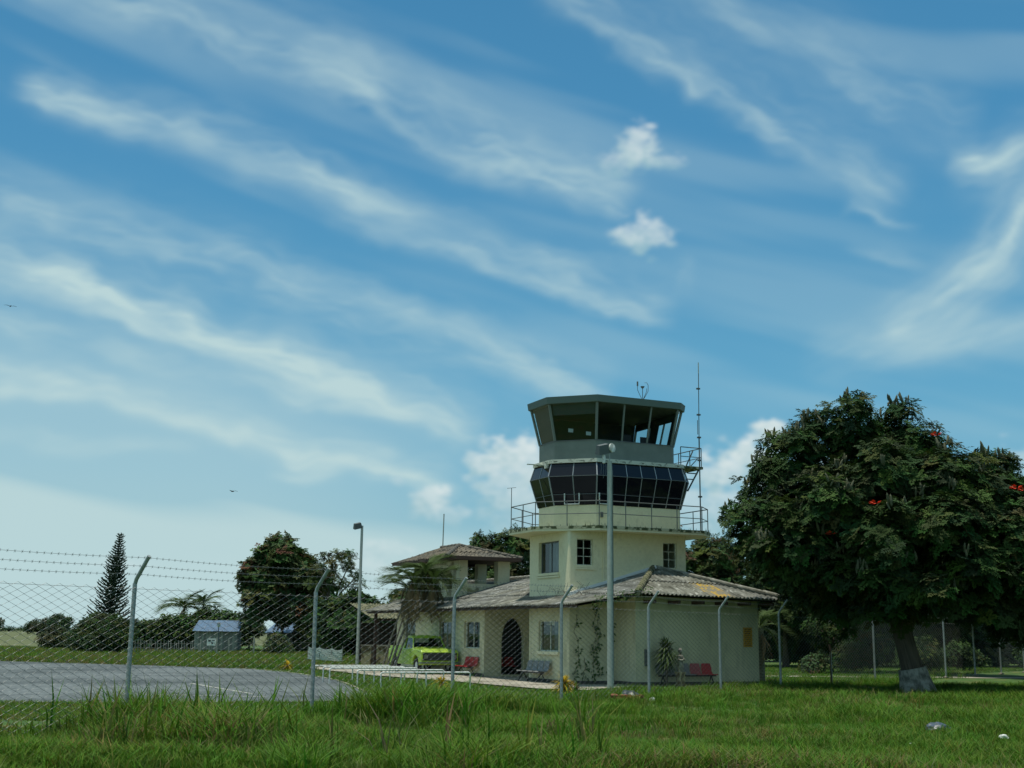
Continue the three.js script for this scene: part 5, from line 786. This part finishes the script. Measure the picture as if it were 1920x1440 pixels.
tree('shade_tree', 'low dark tree mass between the airy tree and the carport', [-11.6, 0, -94], { seed: 43, lobes: [...lobesIn(9, 12, [0, 2.4, 0], [3.0, 1.9, 2], 0.9, 1.4, -0.9), [-1.5, 1.4, 0, 1.4], [1.2, 1.4, 0, 1.4]], density: 34, leaf: G.big, cols: GREEN.dark, trunk: trunk(1.6, 0.16) });
tree('shade_tree', 'dark green tree rising over the carport left of the pavilion', [-7.2, 0, -96], { seed: 44, lobes: lobesIn(10, 12, [0, 3.2, 0], [2.2, 2.4, 2], 0.8, 1.3, -0.9), density: 34, leaf: G.big, cols: GREEN.mid, trunk: trunk(2, 0.16) });
tree('hedge_bush', 'broad clipped-looking green thicket left of the plank hut', [-31.6, 0, -112], { seed: 45, category: 'bush', lobes: [[-1.6, 1.1, 0, 1.1], [-0.3, 1.4, 0, 1.3], [1.2, 1.6, 0.3, 1.4], [2.8, 1.7, 0.5, 1.5], [4.4, 2.0, 0, 1.6], [6.0, 2.0, 0, 1.6], [7.4, 1.8, 0, 1.5]], density: 44, leaf: G.roundBig, cols: [...GREEN.mid, ...GREEN.dark], trunk: [] });
tree('round_bush', 'round dark bush at the foot of the tall pine', [-30.9, 0, -95.6], { seed: 46, category: 'bush', lobes: [[-0.2, 1.7, 0, 1.55], [1.1, 1.4, 0.2, 1.25], [-1.2, 1.3, 0.2, 1.2], [0.2, 0.9, 0.6, 1.4]], density: 100, leaf: G.round, cols: [...GREEN.dark, [0.05, 0.075, 0.03]], trunk: [] });
tree('field_bush', 'grey-green bush at the field edge near the left side', [-40.5, 0, -112], { seed: 47, category: 'bush', lobes: [[0, 0.9, 0, 0.9], [0.7, 0.8, 0, 0.7], [-0.6, 0.8, 0.2, 0.7], [0.1, 1.5, 0, 0.6]], density: 90, leaf: G.round, cols: [[0.07, 0.095, 0.04], [0.08, 0.1, 0.045]], trunk: [] });
[[-137, 330, 4.6, 3.0], [-128, 340, 3.6, 2.6], [-119, 330, 5.6, 3.0], [-105, 350, 4.6, 2.2], [-176, 360, 4.5, 3], [-98, 420, 4.2, 3.0], [-88, 430, 3.6, 3.4]].forEach(([x, z, h, r], i) => tree('far_tree', ['lone round tree farthest left on the field horizon', 'low bushy tree on the horizon behind the grey-green bush', 'taller tree on the horizon above the grey-green bush', 'small tree on the horizon just left of the tall pine', 'distant tree at the very left edge of the horizon', 'faint distant tree right of the tall pine', 'faint distant tree line piece behind the stake fence'][i], [x, 0, -z], { seed: 60 + i, lobes: lobesIn(70 + i, 9, [0, h * 0.58, 0], [r * 1.3, h * 0.42, r], r * 0.3, r * 0.5, -0.9), density: 9, leaf: G.far, size: 0.55, cols: [[0.05, 0.085, 0.035], [0.06, 0.09, 0.04]], trunk: trunk(h * 0.4, 0.25), group: 'trees on the field horizon' }));
{ // far hedge as one mass
  const m = [], c = []; for (let i = 0; i < 900; i++) { const t = rnd(); m.push(trs(lerp(-330, 60, t), rr(0.2, 1.3) * (0.5 + fbm(t * 40, 3, 2)), -rr(560, 575), 0, rr(0, 6), 0, rr(0.7, 1.3))); c.push(tint([0.05, 0.085, 0.04], 0.2)); }
  tag(instanced('far_hedge', G.far, M.leafTint, m, scene, c), 'thin dark line of hedge along the distant horizon', 'hedge');
}
// behind the tower and the pavilion
tree('shade_tree', 'bright leafy tree between the pavilion and the control tower', [-1.0, 0, -84], { seed: 81, lobes: [...lobesIn(82, 18, [0, 5.4, 0], [3.4, 3.3, 2.4], 0.8, 1.3, -0.8), [2.0, 7.6, 0, 0.9], [1.4, 8.2, 0, 0.6], [2.4, 4.5, 0, 1.4]], density: 48, leaf: G.compB, cols: [...GREEN.mid, ...GREEN.warm], limbs: [3, 7, 11], trunk: trunk(2.8, 0.2) });
tree('shade_tree', 'sunny green tree right behind the control tower', [12.2, 0, -80], { seed: 83, lobes: [...lobesIn(84, 18, [0, 4.8, 0], [3.6, 2.9, 2.4], 0.8, 1.3, -0.8), [-1.9, 7.6, 0, 0.75], [-1.5, 8.4, 0, 0.45], [0.4, 7.6, 0, 0.7], [1.6, 7.3, 0, 0.7]], density: 46, leaf: G.compB, cols: [...GREEN.warm, ...GREEN.mid], limbs: [3, 7, 11, 18, 20], trunk: trunk(2.8, 0.2) });
tree('shade_tree', 'hedge-like tree behind the roof between tower and great tree', [17.2, 0, -78], { seed: 85, lobes: lobesIn(86, 14, [0, 3.6, 0], [3.6, 2.7, 2.4], 0.9, 1.4, -0.9), density: 40, leaf: G.compB, cols: GREEN.dark, limbs: [3, 7], trunk: trunk(2.2, 0.2) });
[[21.5, 82, 6.5, 'dark tree behind the lawn, left of the great trunk', 0], [27, 85, 7.5, 'dark tree behind the lawn, just right of the great trunk', 1], [32.5, 87, 7, 'dark tree behind the lawn, second right of the great trunk', 0], [38.5, 89, 8, 'dark tree behind the lawn near the right edge', 1], [45, 92, 7, 'dark tree behind the lawn at the right edge', 0], [30, 98, 10, 'taller dark tree behind the others right of the trunk', 0], [39, 100, 10, 'taller dark tree behind the others at the right', 1], [22, 96, 9, 'taller dark tree behind the others left of the trunk', 1]].forEach(([x, z, h, label, k], i) => tree('grove_tree', label, [x, 0, -z], { seed: 90 + i, lobes: [...lobesIn(100 + i, 20, [0, h * 0.5, 0], [4.3, h * 0.5, 3], 1.1, 1.7, -0.95), [-2, 1.1, 0.6, 1.3], [0.3, 1.0, 1, 1.3], [2.3, 1.1, 0.6, 1.3]], density: 30, leaf: G.big, cols: k ? GREEN.dark.map((q) => q.map((w) => w * 0.75)) : GREEN.dark, limbs: [2, 6, 10, 14], trunk: trunk(h * 0.42, 0.22, rr(-0.4, 0.4)), group: 'dark grove behind the lawn' }));  // deep shade of the grove put into the leaf greens
[[19.2, 70, 0.9, 0, 'small dark shrub on the shaded lawn left of the trunk'], [16.2, 66, 0.55, 1, 'small yellow-green shrub on the lawn behind the slanting fence posts'], [27.4, 76, 0.9, 0, 'low dark shrub far behind the great trunk'], [33, 78, 1.0, 0, 'broad dark shrub on the far lawn near the right edge'], [24, 73, 1.0, 0, 'dark shrub on the far lawn right of the trunk']].forEach(([x, z, r, k, label], i) => tree('lawn_shrub', label, [x, 0, -z], { seed: 120 + i, category: 'shrub', lobes: [[0, r, 0, r], [r * 0.6, r * 0.7, 0.1, r * 0.7], [-r * 0.6, r * 0.75, 0, r * 0.7]], density: 60, leaf: G.round, cols: k ? GREEN.pale : GREEN.dark, trunk: [], group: 'shrubs on the lawn' }));
tree('shade_tree', 'dark tree reaching in at the right edge behind the fence', [28.5, 0, -62], { seed: 131, lobes: lobesIn(132, 26, [0, 5.0, 0], [6.2, 3.9, 5], 1.1, 1.7, -0.85), density: 40, leaf: G.compB, cols: GREEN.dark, limbs: [2, 6, 10, 14, 18], trunk: trunk(2.6, 0.25) });
tree('shade_tree', 'added dark tree shading the lawn behind the great trunk', [21.2, 0, -67], { seed: 133, lobes: lobesIn(134, 22, [0, 4.6, 0], [4.6, 3.0, 4], 1.0, 1.5, -0.85), density: 36, leaf: G.compB, cols: GREEN.dark, limbs: [2, 6, 10, 14], trunk: trunk(2.4, 0.18) });  // tree added to darken the lawn behind the trunk with its shade
tree('fence_shrub', 'leafy shrub growing at the fence left of the great trunk', [12.6, 0, -49.2], { seed: 140, category: 'shrub', lobes: [[0, 1.9, 0, 0.6], [0.6, 2.2, 0, 0.5], [-0.5, 2.3, 0, 0.45]], density: 70, leaf: G.small, cols: GREEN.dark, limbs: [0, 1, 2], limbR: 0.03, trunk: trunk(1.3, 0.035) });
tree('grass_heap_bush', 'low green bush in front of the dark shed under the far trees', [-18.6, 0, -100], { seed: 141, category: 'bush', lobes: [[0, 0.8, 0, 0.8], [0.7, 0.6, 0, 0.6]], density: 70, leaf: G.round, cols: GREEN.pale, trunk: [] });

/* ---------- tall pine with up-curved tiers ---------- */
{
  const s0 = seed; seed = 150; const t = thing('araucaria_tree', 'tall narrow pine with up-curved tiered branches far left', 'tree', [-31.2, 0, -97.5]);
  const at = (y) => [0.02 + 0.012 * y * y * 0.4, y, 0]; const H = 9.35;
  new MB().tube([0, 2, 4, 6, 8, H].map(at), (q) => lerp(0.17, 0.02, q), 10).build('trunk', M.bark, t);
  const m = new MB();
  for (let y = 1.5, k = 0; y < H - 0.1; y += lerp(0.3, 0.17, y / H), k++) {
    const L = lerp(1.9, 0.2, Math.pow((y - 1.5) / (H - 1.5), 0.9)) * rr(0.82, 1.12), n = 7, c = at(y), th = lerp(0.075, 0.036, y / H);
    for (let i = 0; i < n; i++) {
      const a = (i + (k % 2) * 0.5) / n * 6.283 + rr(-0.2, 0.2), Lb = L * rr(0.8, 1.1), f = (q) => [c[0] + Math.cos(a) * Lb * q, c[1] - 0.10 * Lb * q + 0.5 * Lb * q * q, c[2] + Math.sin(a) * Lb * q];
      m.tube([f(0), f(0.35), f(0.7), f(1)], (q) => lerp(th, th * 0.7, q), 5);
      const nb = Math.max(2, Math.round(Lb * 4.5)); for (let b = 1; b <= nb; b++) { const q = b / nb, p = f(q), e = Math.min(0.2, 0.3 * Lb) * (1.15 - q * 0.5); for (const s of [-1, 1]) m.tube([p, [p[0] - Math.sin(a) * s * e + Math.cos(a) * e * 0.5, p[1] + e * 0.8, p[2] + Math.cos(a) * s * e + Math.sin(a) * e * 0.5]], (w) => lerp(th * 0.75, th * 0.4, w), 4, { caps: false }); }
    }
  }
  m.build('crown', M.needle, t); seed = s0;
}
/* ---------- palms and spiky plants ---------- */
function frond(sd, L, droop, lf, n = 26) { const s0 = seed; seed = sd; const m = new MB(), f = (t) => [L * t * (1 - 0.12 * t), L * (0.55 * t - droop * t * t), 0]; m.tube([0, 0.25, 0.5, 0.75, 1].map(f), (q) => lerp(0.022, 0.005, q), 5, { caps: false }); for (let i = 2; i <= n; i++) { const t = i / n, p = f(t), q = f(Math.min(1, t + 0.02)), l = lf * Math.sin(Math.PI * (0.15 + 0.8 * t)) * rr(0.85, 1.1); for (const s of [-1, 1]) { const tip = [p[0] + (q[0] - p[0]) * 14 + l * 0.35, p[1] - l * rr(0.25, 0.6), s * l * 0.85], w = 0.034; m.tri([p[0] - w, p[1], 0], [p[0] + w, p[1], 0], tip, [[0, 0], [0, 0], [0, 0]]); m.tri([p[0] + w, p[1], 0], [p[0] - w, p[1], 0], [(p[0] + tip[0]) / 2 + w, (p[1] + tip[1]) / 2 + 0.03, tip[2] / 2], [[0, 0], [0, 0], [0, 0]]); } } seed = s0; return m.geo(); }
const FR = [frond(1, 1.9, 0.75, 0.5), frond(2, 1.8, 1.0, 0.46), frond(3, 1.7, 1.3, 0.44)];
function palm(label, pos, stems, sc, sd, group) {
  const s0 = seed; seed = sd; const t = thing('palm_tree', label, 'palm', pos, 0, group);
  for (const st of stems) {
    new MB().tube(st.p, (q) => lerp(st.r, st.r * 0.62, q), 10).build('trunk', M.palmTrunk, t); const c = st.p[st.p.length - 1];
    for (let i = 0; i < st.n; i++) { const dry = i >= st.n - (st.dry ?? 2), m = mesh(dry ? 'dry_frond' : 'frond', FR[i % 3], dry ? M.leafDry : M.leafPalm, t); m.position.set(c[0], c[1], c[2]); m.rotation.set(0, i * 2.4 + rr(-0.3, 0.3), dry ? -1.15 + rr(-0.2, 0.2) : lerp(0.75, -0.5, i / st.n) + rr(-0.15, 0.15), 'YXZ'); m.scale.setScalar(sc * rr(0.85, 1.1)); }
  }
  seed = s0; return t;
}
{
  const p = toWorld(-4.9, 0.0, 14.6), q = toWorld(0, 0, 0), c = Math.cos(YAW);
  palm('cluster of leaning palms beside the green truck', p, [
    { p: [[0.35, -0.1, 0], [0.75, 1.3, 0], [1.4, 3.0, -0.1], [1.95, 4.55, -0.2]], r: 0.065, n: 22, dry: 6 },
    { p: [[0.0, -0.1, 0.1], [0.35, 1.3, 0.1], [0.9, 3.0, 0.2], [1.35, 4.2, 0.3]], r: 0.052, n: 20, dry: 6 },
    { p: [[0.5, -0.1, 0.3], [1.0, 1.3, 0.3], [1.9, 3.2, 0.2], [2.3, 4.1, 0.1]], r: 0.05, n: 18, dry: 5 },
    { p: [[0.15, -0.1, -0.1], [0.6, 1.4, -0.2], [1.0, 2.8, -0.5], [1.2, 3.7, -0.6]], r: 0.046, n: 16, dry: 4 },
  ], 0.95, 201);
  palm('feathery palm standing behind the thicket left of the hut', [-30.4, 0, -116], [{ p: [[0, -0.1, 0], [0.1, 2, 0], [0.2, 3.9, 0]], r: 0.16, n: 16, dry: 2 }, { p: [[1.9, -0.1, 0.4], [2.0, 2, 0.4], [2.05, 4.1, 0.4]], r: 0.14, n: 13, dry: 2 }], 1.45, 202);
  palm('dark palm with a stout trunk right of the terminal end wall', [10.6, 0, -53.5], [{ p: [[0, -0.1, 0], [0.05, 1.0, 0], [0.1, 2.2, 0]], r: 0.3, n: 13, dry: 3 }], 0.9, 203);
  const blades = (name, label, pos, n, L, mat, h, stem, spread = 1) => { const s0 = seed; seed = 300 + Math.round(L * 100) + n; const t = thing(name, label, 'plant', pos, 0); if (stem) new MB().tube([[0, -0.05, 0], [0.02, h * 0.5, 0], [0, h, 0]], 0.05, 8).build('stem', M.bark, t); const m = new MB(); for (let i = 0; i < n; i++) { const a = rr(0, 6.283), e = rr(-0.7, 1.35) * spread, l = L * rr(0.7, 1.1), y0 = h * (stem ? 1 - 0.55 * rnd() * rnd() : rr(0, 0.6)), d = [Math.cos(a) * Math.cos(e), Math.sin(e), Math.sin(a) * Math.cos(e)], f = (t) => [d[0] * l * t, y0 + d[1] * l * t - 0.35 * l * t * t, d[2] * l * t], sx = -Math.sin(a) * 0.022, sz = Math.cos(a) * 0.022, A = f(0), B = f(0.5), C = f(1); m.quad([A[0] - sx, A[1], A[2] - sz], [A[0] + sx, A[1], A[2] + sz], [B[0] + sx * 1.3, B[1], B[2] + sz * 1.3], [B[0] - sx * 1.3, B[1], B[2] - sz * 1.3]); m.tri([B[0] - sx * 1.3, B[1], B[2] - sz * 1.3], [B[0] + sx * 1.3, B[1], B[2] + sz * 1.3], C); } m.build('leaves', mat, t); seed = s0; return t; };
  blades('spiky_plant', 'tall spiky dracaena against the end wall behind the fence post', wp(0.85, -0.75, 0), 340, 0.72, M.leafPalm, 1.45, true);
  blades('croton_plant', 'yellow croton in front of the white tube barriers', [-2.15, 0, -40.2], 130, 0.5, M.yellowLeaf, 0.6, false, 0.9);
  blades('croton_plant', 'yellow and green croton at the paving before the grey seats', [1.75, 0, -39.9], 170, 0.55, M.yellowLeaf, 0.75, false, 0.9);
  blades('croton_plant', 'yellow croton on the grass beyond the apron corner', [-10.8, 0, -61.5], 80, 0.5, M.yellowLeaf, 0.5, false, 0.9);
  blades('croton_plant', 'dark green leafy plant beside the yellow croton before the grey seats', [2.15, 0, -40.2], 70, 0.4, M.leafDark, 0.4, false, 0.9);
  // climbing vine on the end of the bay and over the eave
  const v = thing('climbing_vine', 'thin leafy vine climbing the recessed wall and eave behind the lamp post', 'vine', BASE, YAW), s0 = seed; seed = 400; const lv = new MB(), st = new MB();
  for (const [r, h0, h1, n] of [[-1.75, 0.3, 2.6, 40], [-0.95, 0.2, 3.0, 70], [-0.75, 0.5, 2.4, 40], [-0.25, 0.3, 2.7, 40], [-1.4, 0.1, 1.0, 20]]) { const pts = []; for (let k = 0; k <= 8; k++) pts.push([r + rr(-0.12, 0.12), lerp(h0 - 0.2, h1, k / 8), -1.42 + rr(0, 0.03)]); st.tube(pts, 0.008, 5); for (let i = 0; i < n; i++) { const k = rnd() * 7.99, a = pts[Math.floor(k)], b = pts[Math.floor(k) + 1], q = k % 1; leafQuad(lv, [lerp(a[0], b[0], q) + rr(-0.1, 0.1), lerp(a[1], b[1], q), -1.38 + rr(0, 0.06)], [rr(-1, 1), rr(-1, 0.3), rr(0.1, 0.6)], [0, 0.3, 1], rr(0.09, 0.17), 0.04); } }
  for (let i = 0; i < 150; i++) { const r = rr(-2.2, 0.2), y = 2.93 + 0.17 * (r + 2.875) + 0.08; leafQuad(lv, [r, y + rr(-0.25, 0.12), 0.75 + rr(-0.1, 0.15)], [rr(-1, 1), rr(-1, 0.5), rr(-0.2, 1)], [0, 0.6, 0.6], rr(0.07, 0.14), 0.035); }
  for (let i = 0; i < 26; i++) { const r = rr(-2.6, -1.4), l = rr(0.4, 3), y = 2.94 + 0.2 * (r + 2.875) + 0.1; st.tube([[r, y, -l], [r + rr(-0.3, 0.3), y + rr(0.15, 0.35), -l + rr(-0.2, 0.2)], [r + rr(-0.5, 0.5), y + rr(0.25, 0.55), -l + rr(-0.3, 0.3)]], 0.005, 4); }
  st.build('stems', M.bark, v); const lm = lv.build('leaves', M.leafMid, v); lm.userData.kind = 'stuff'; seed = s0;
}

/* ---------- grass ---------- */
function tuftGeo(sd, n, h, w, spread, bend) { const s0 = seed; seed = sd; const m = new MB(); for (let i = 0; i < n; i++) { const a = rr(0, 6.283), r = spread * Math.sqrt(rnd()), x = Math.cos(a) * r, z = Math.sin(a) * r, b = rr(0, 6.283), H = h * rr(0.5, 1.15), k = bend * rr(0.2, 1.2) * H, W = w * rr(0.7, 1.2), sx = -Math.sin(b) * W, sz = Math.cos(b) * W, f = (t) => [x + Math.cos(b) * k * t * t, H * t * (1 - 0.25 * bend * t), z + Math.sin(b) * k * t * t], A = f(0), B = f(0.55), C = f(1); m.quad([A[0] - sx, A[1], A[2] - sz], [A[0] + sx, A[1], A[2] + sz], [B[0] + sx * 0.8, B[1], B[2] + sz * 0.8], [B[0] - sx * 0.8, B[1], B[2] - sz * 0.8], [[0, 0], [0, 0], [0, 0], [0, 0]]); m.tri([B[0] - sx * 0.8, B[1], B[2] - sz * 0.8], [B[0] + sx * 0.8, B[1], B[2] + sz * 0.8], C, [[0, 0], [0, 0], [0, 0]]); } seed = s0; return m.geo(); }
{
  seed = 5000;
  const fenceZ = (x) => 23.294 + (x + 7.02) / 2.8254 * 3.7816; // depth of the fence line at x
  const apronIn = (x, z) => { const near = x > -9 ? 32.7 + (x + 9) * 0.3 : 32.7 + (x + 9) * 0.16; const edge = [[-90, 88], [-28.5, 70.6], [-20.2, 66.3], [-12.6, 61.6], [-9.26, 55.6], [-6.7, 48.9], [-5.3, 43.2], [-3.75, 36.4]]; if (z < near || x > -3.9) return false; for (let i = 0; i < edge.length - 1; i++) if (x >= edge[i][0] && x < edge[i + 1][0]) return z < lerp(edge[i][1], edge[i + 1][1], (x - edge[i][0]) / (edge[i + 1][0] - edge[i][0])); return false; };
  const pavedIn = (x, z) => { const dx = x - BASE[0], dz = z - 46.25, r = dx * Math.cos(YAW) + dz * Math.sin(YAW), l = -dx * Math.sin(YAW) + dz * Math.cos(YAW); return r > -5.2 && r < 6 && l > -1.5 && l < 24 && !(r > -0.3 && l < -0.55) || (r > -6.3 && r < -5 && l > 7 && l < 24); };
  const cols = [[0.078, 0.185, 0.014], [0.1, 0.205, 0.018], [0.06, 0.155, 0.014], [0.13, 0.215, 0.028]], dry = [[0.19, 0.18, 0.07], [0.15, 0.17, 0.04]];
  const pick = (d, x = 0, z = 0) => tint(rnd() < d + 0.35 * sm(0.62, 0.75, fbm(x * 0.22 + 60, z * 0.3 + 11, 3)) + (x < -7 && z > 24 ? 0.25 : 0) ? dry[Math.floor(rnd() * 2)] : cols[Math.floor(rnd() * 4)], 0.22);
  const lay = (label, name, geo, n, x0, x1, z0, z1, ok, size, d) => { const m = [], c = []; for (let i = 0; i < n; i++) { const z = lerp(z0, z1, Math.pow(rnd(), 1.25)), half = z * 0.46 + 1.5, x = Math.max(x0, -half) + rnd() * (Math.min(x1, half) - Math.max(x0, -half)); const s = size(x, z); if (!(s > 0) || !ok(x, z) || apronIn(x, z) || pavedIn(x, z)) continue; m.push(trs(x, -0.01, -z, rr(-0.12, 0.12), rr(0, 6.283), rr(-0.12, 0.12), s * rr(0.7, 1.25))); c.push(pick(d, x, z)); } tag(instanced(name, geo, M.grassTint, m, scene, c), label, 'grass'); };
  const verge = (x, z) => z < fenceZ(x) + 1.2;
  const tall = (x, z) => sm(3.5, -3, x) * sm(-9.5, -7, x) * (0.15 + 1.45 * sm(0.3, 0.72, fbm(x * 0.42 + 3, z * 0.3 + 8, 2))) * sm(fenceZ(x) + 5, fenceZ(x) - 2, z);
  lay('short lush verge grass covering the near ground', 'verge_grass', tuftGeo(1, 16, 0.21, 0.006, 0.13, 0.85), 60000, -30, 40, 15.5, 52, (x, z) => z < fenceZ(x) + 3.5, (x, z) => (Math.hypot(x - 8.5, z - 24.8) < 0.8 || Math.hypot(x - 9.2, z - 23.3) < 0.5 ? 0.35 : 1) * 0.45 + 1.35 * sm(0.25, 0.8, fbm(x * 0.45, z * 0.45, 3)), 0.05);
  lay('knee-high grass growing along the fence foot', 'fence_grass', tuftGeo(2, 14, 0.34, 0.007, 0.14, 0.9), 9000, -30, 36, 16, 62, (x, z) => Math.abs(z - fenceZ(x)) < 1.0 + 1.2 * fbm(x * 0.8, 5, 2), (x) => rr(0.5, 1.15) * lerp(1.5, 1.4, sm(-6, 4, x)), 0.08);
  lay('tall unmown grass at the lower left', 'tall_grass', tuftGeo(3, 11, 0.6, 0.0105, 0.2, 0.95), 7500, -30, 3, 15.5, 36, (x, z) => tall(x, z) * (0.55 + 0.9 * fbm(x * 1.1 + 50, z * 1.1, 2)) > 0.5, (x, z) => 0.3 + 0.85 * tall(x, z), 0.06);
  lay('lawn grass between fence, apron and terminal', 'lawn_grass', tuftGeo(4, 14, 0.12, 0.008, 0.16, 0.8), 42000, -40, 60, 26, 84, (x, z) => z >= fenceZ(x) + 2, () => 1, 0.07);
  lay('rough grass beyond the apron', 'rough_grass', tuftGeo(5, 14, 0.3, 0.014, 0.3, 0.8), 14000, -60, 0, 62, 122, () => true, (x, z) => 0.5 + 0.9 * fbm(x * 0.2, z * 0.2, 3), 0.12);
  lay('scattered rough tufts standing out of the verge', 'rough_tufts', tuftGeo(7, 12, 0.42, 0.008, 0.14, 0.95), 3600, -30, 40, 15.5, 46, (x, z) => z < fenceZ(x) + 1 && fbm(x * 0.9 + 8, z * 0.9 + 2, 2) > 0.5, () => rr(0.45, 1.1), 0.14);
  // single long blades and stalks reaching up over the left verge
  { const m = [], c = []; for (let i = 0; i < 520; i++) { const z = rr(17, 26), x = rr(-8, 3.5) ; if (tall(x, z) < 0.3) continue; m.push(trs(x, 0, -z, rr(-0.25, 0.25), rr(0, 6.283), rr(-0.25, 0.25), rr(0.8, 1.3))); c.push(pick(0.2)); } tag(instanced('long_blades', tuftGeo(6, 4, 0.95, 0.015, 0.1, 0.6), M.grassTint, m, scene, c), 'long single blades standing above the left verge grass', 'grass'); }
}

renderer.render(scene, camera);
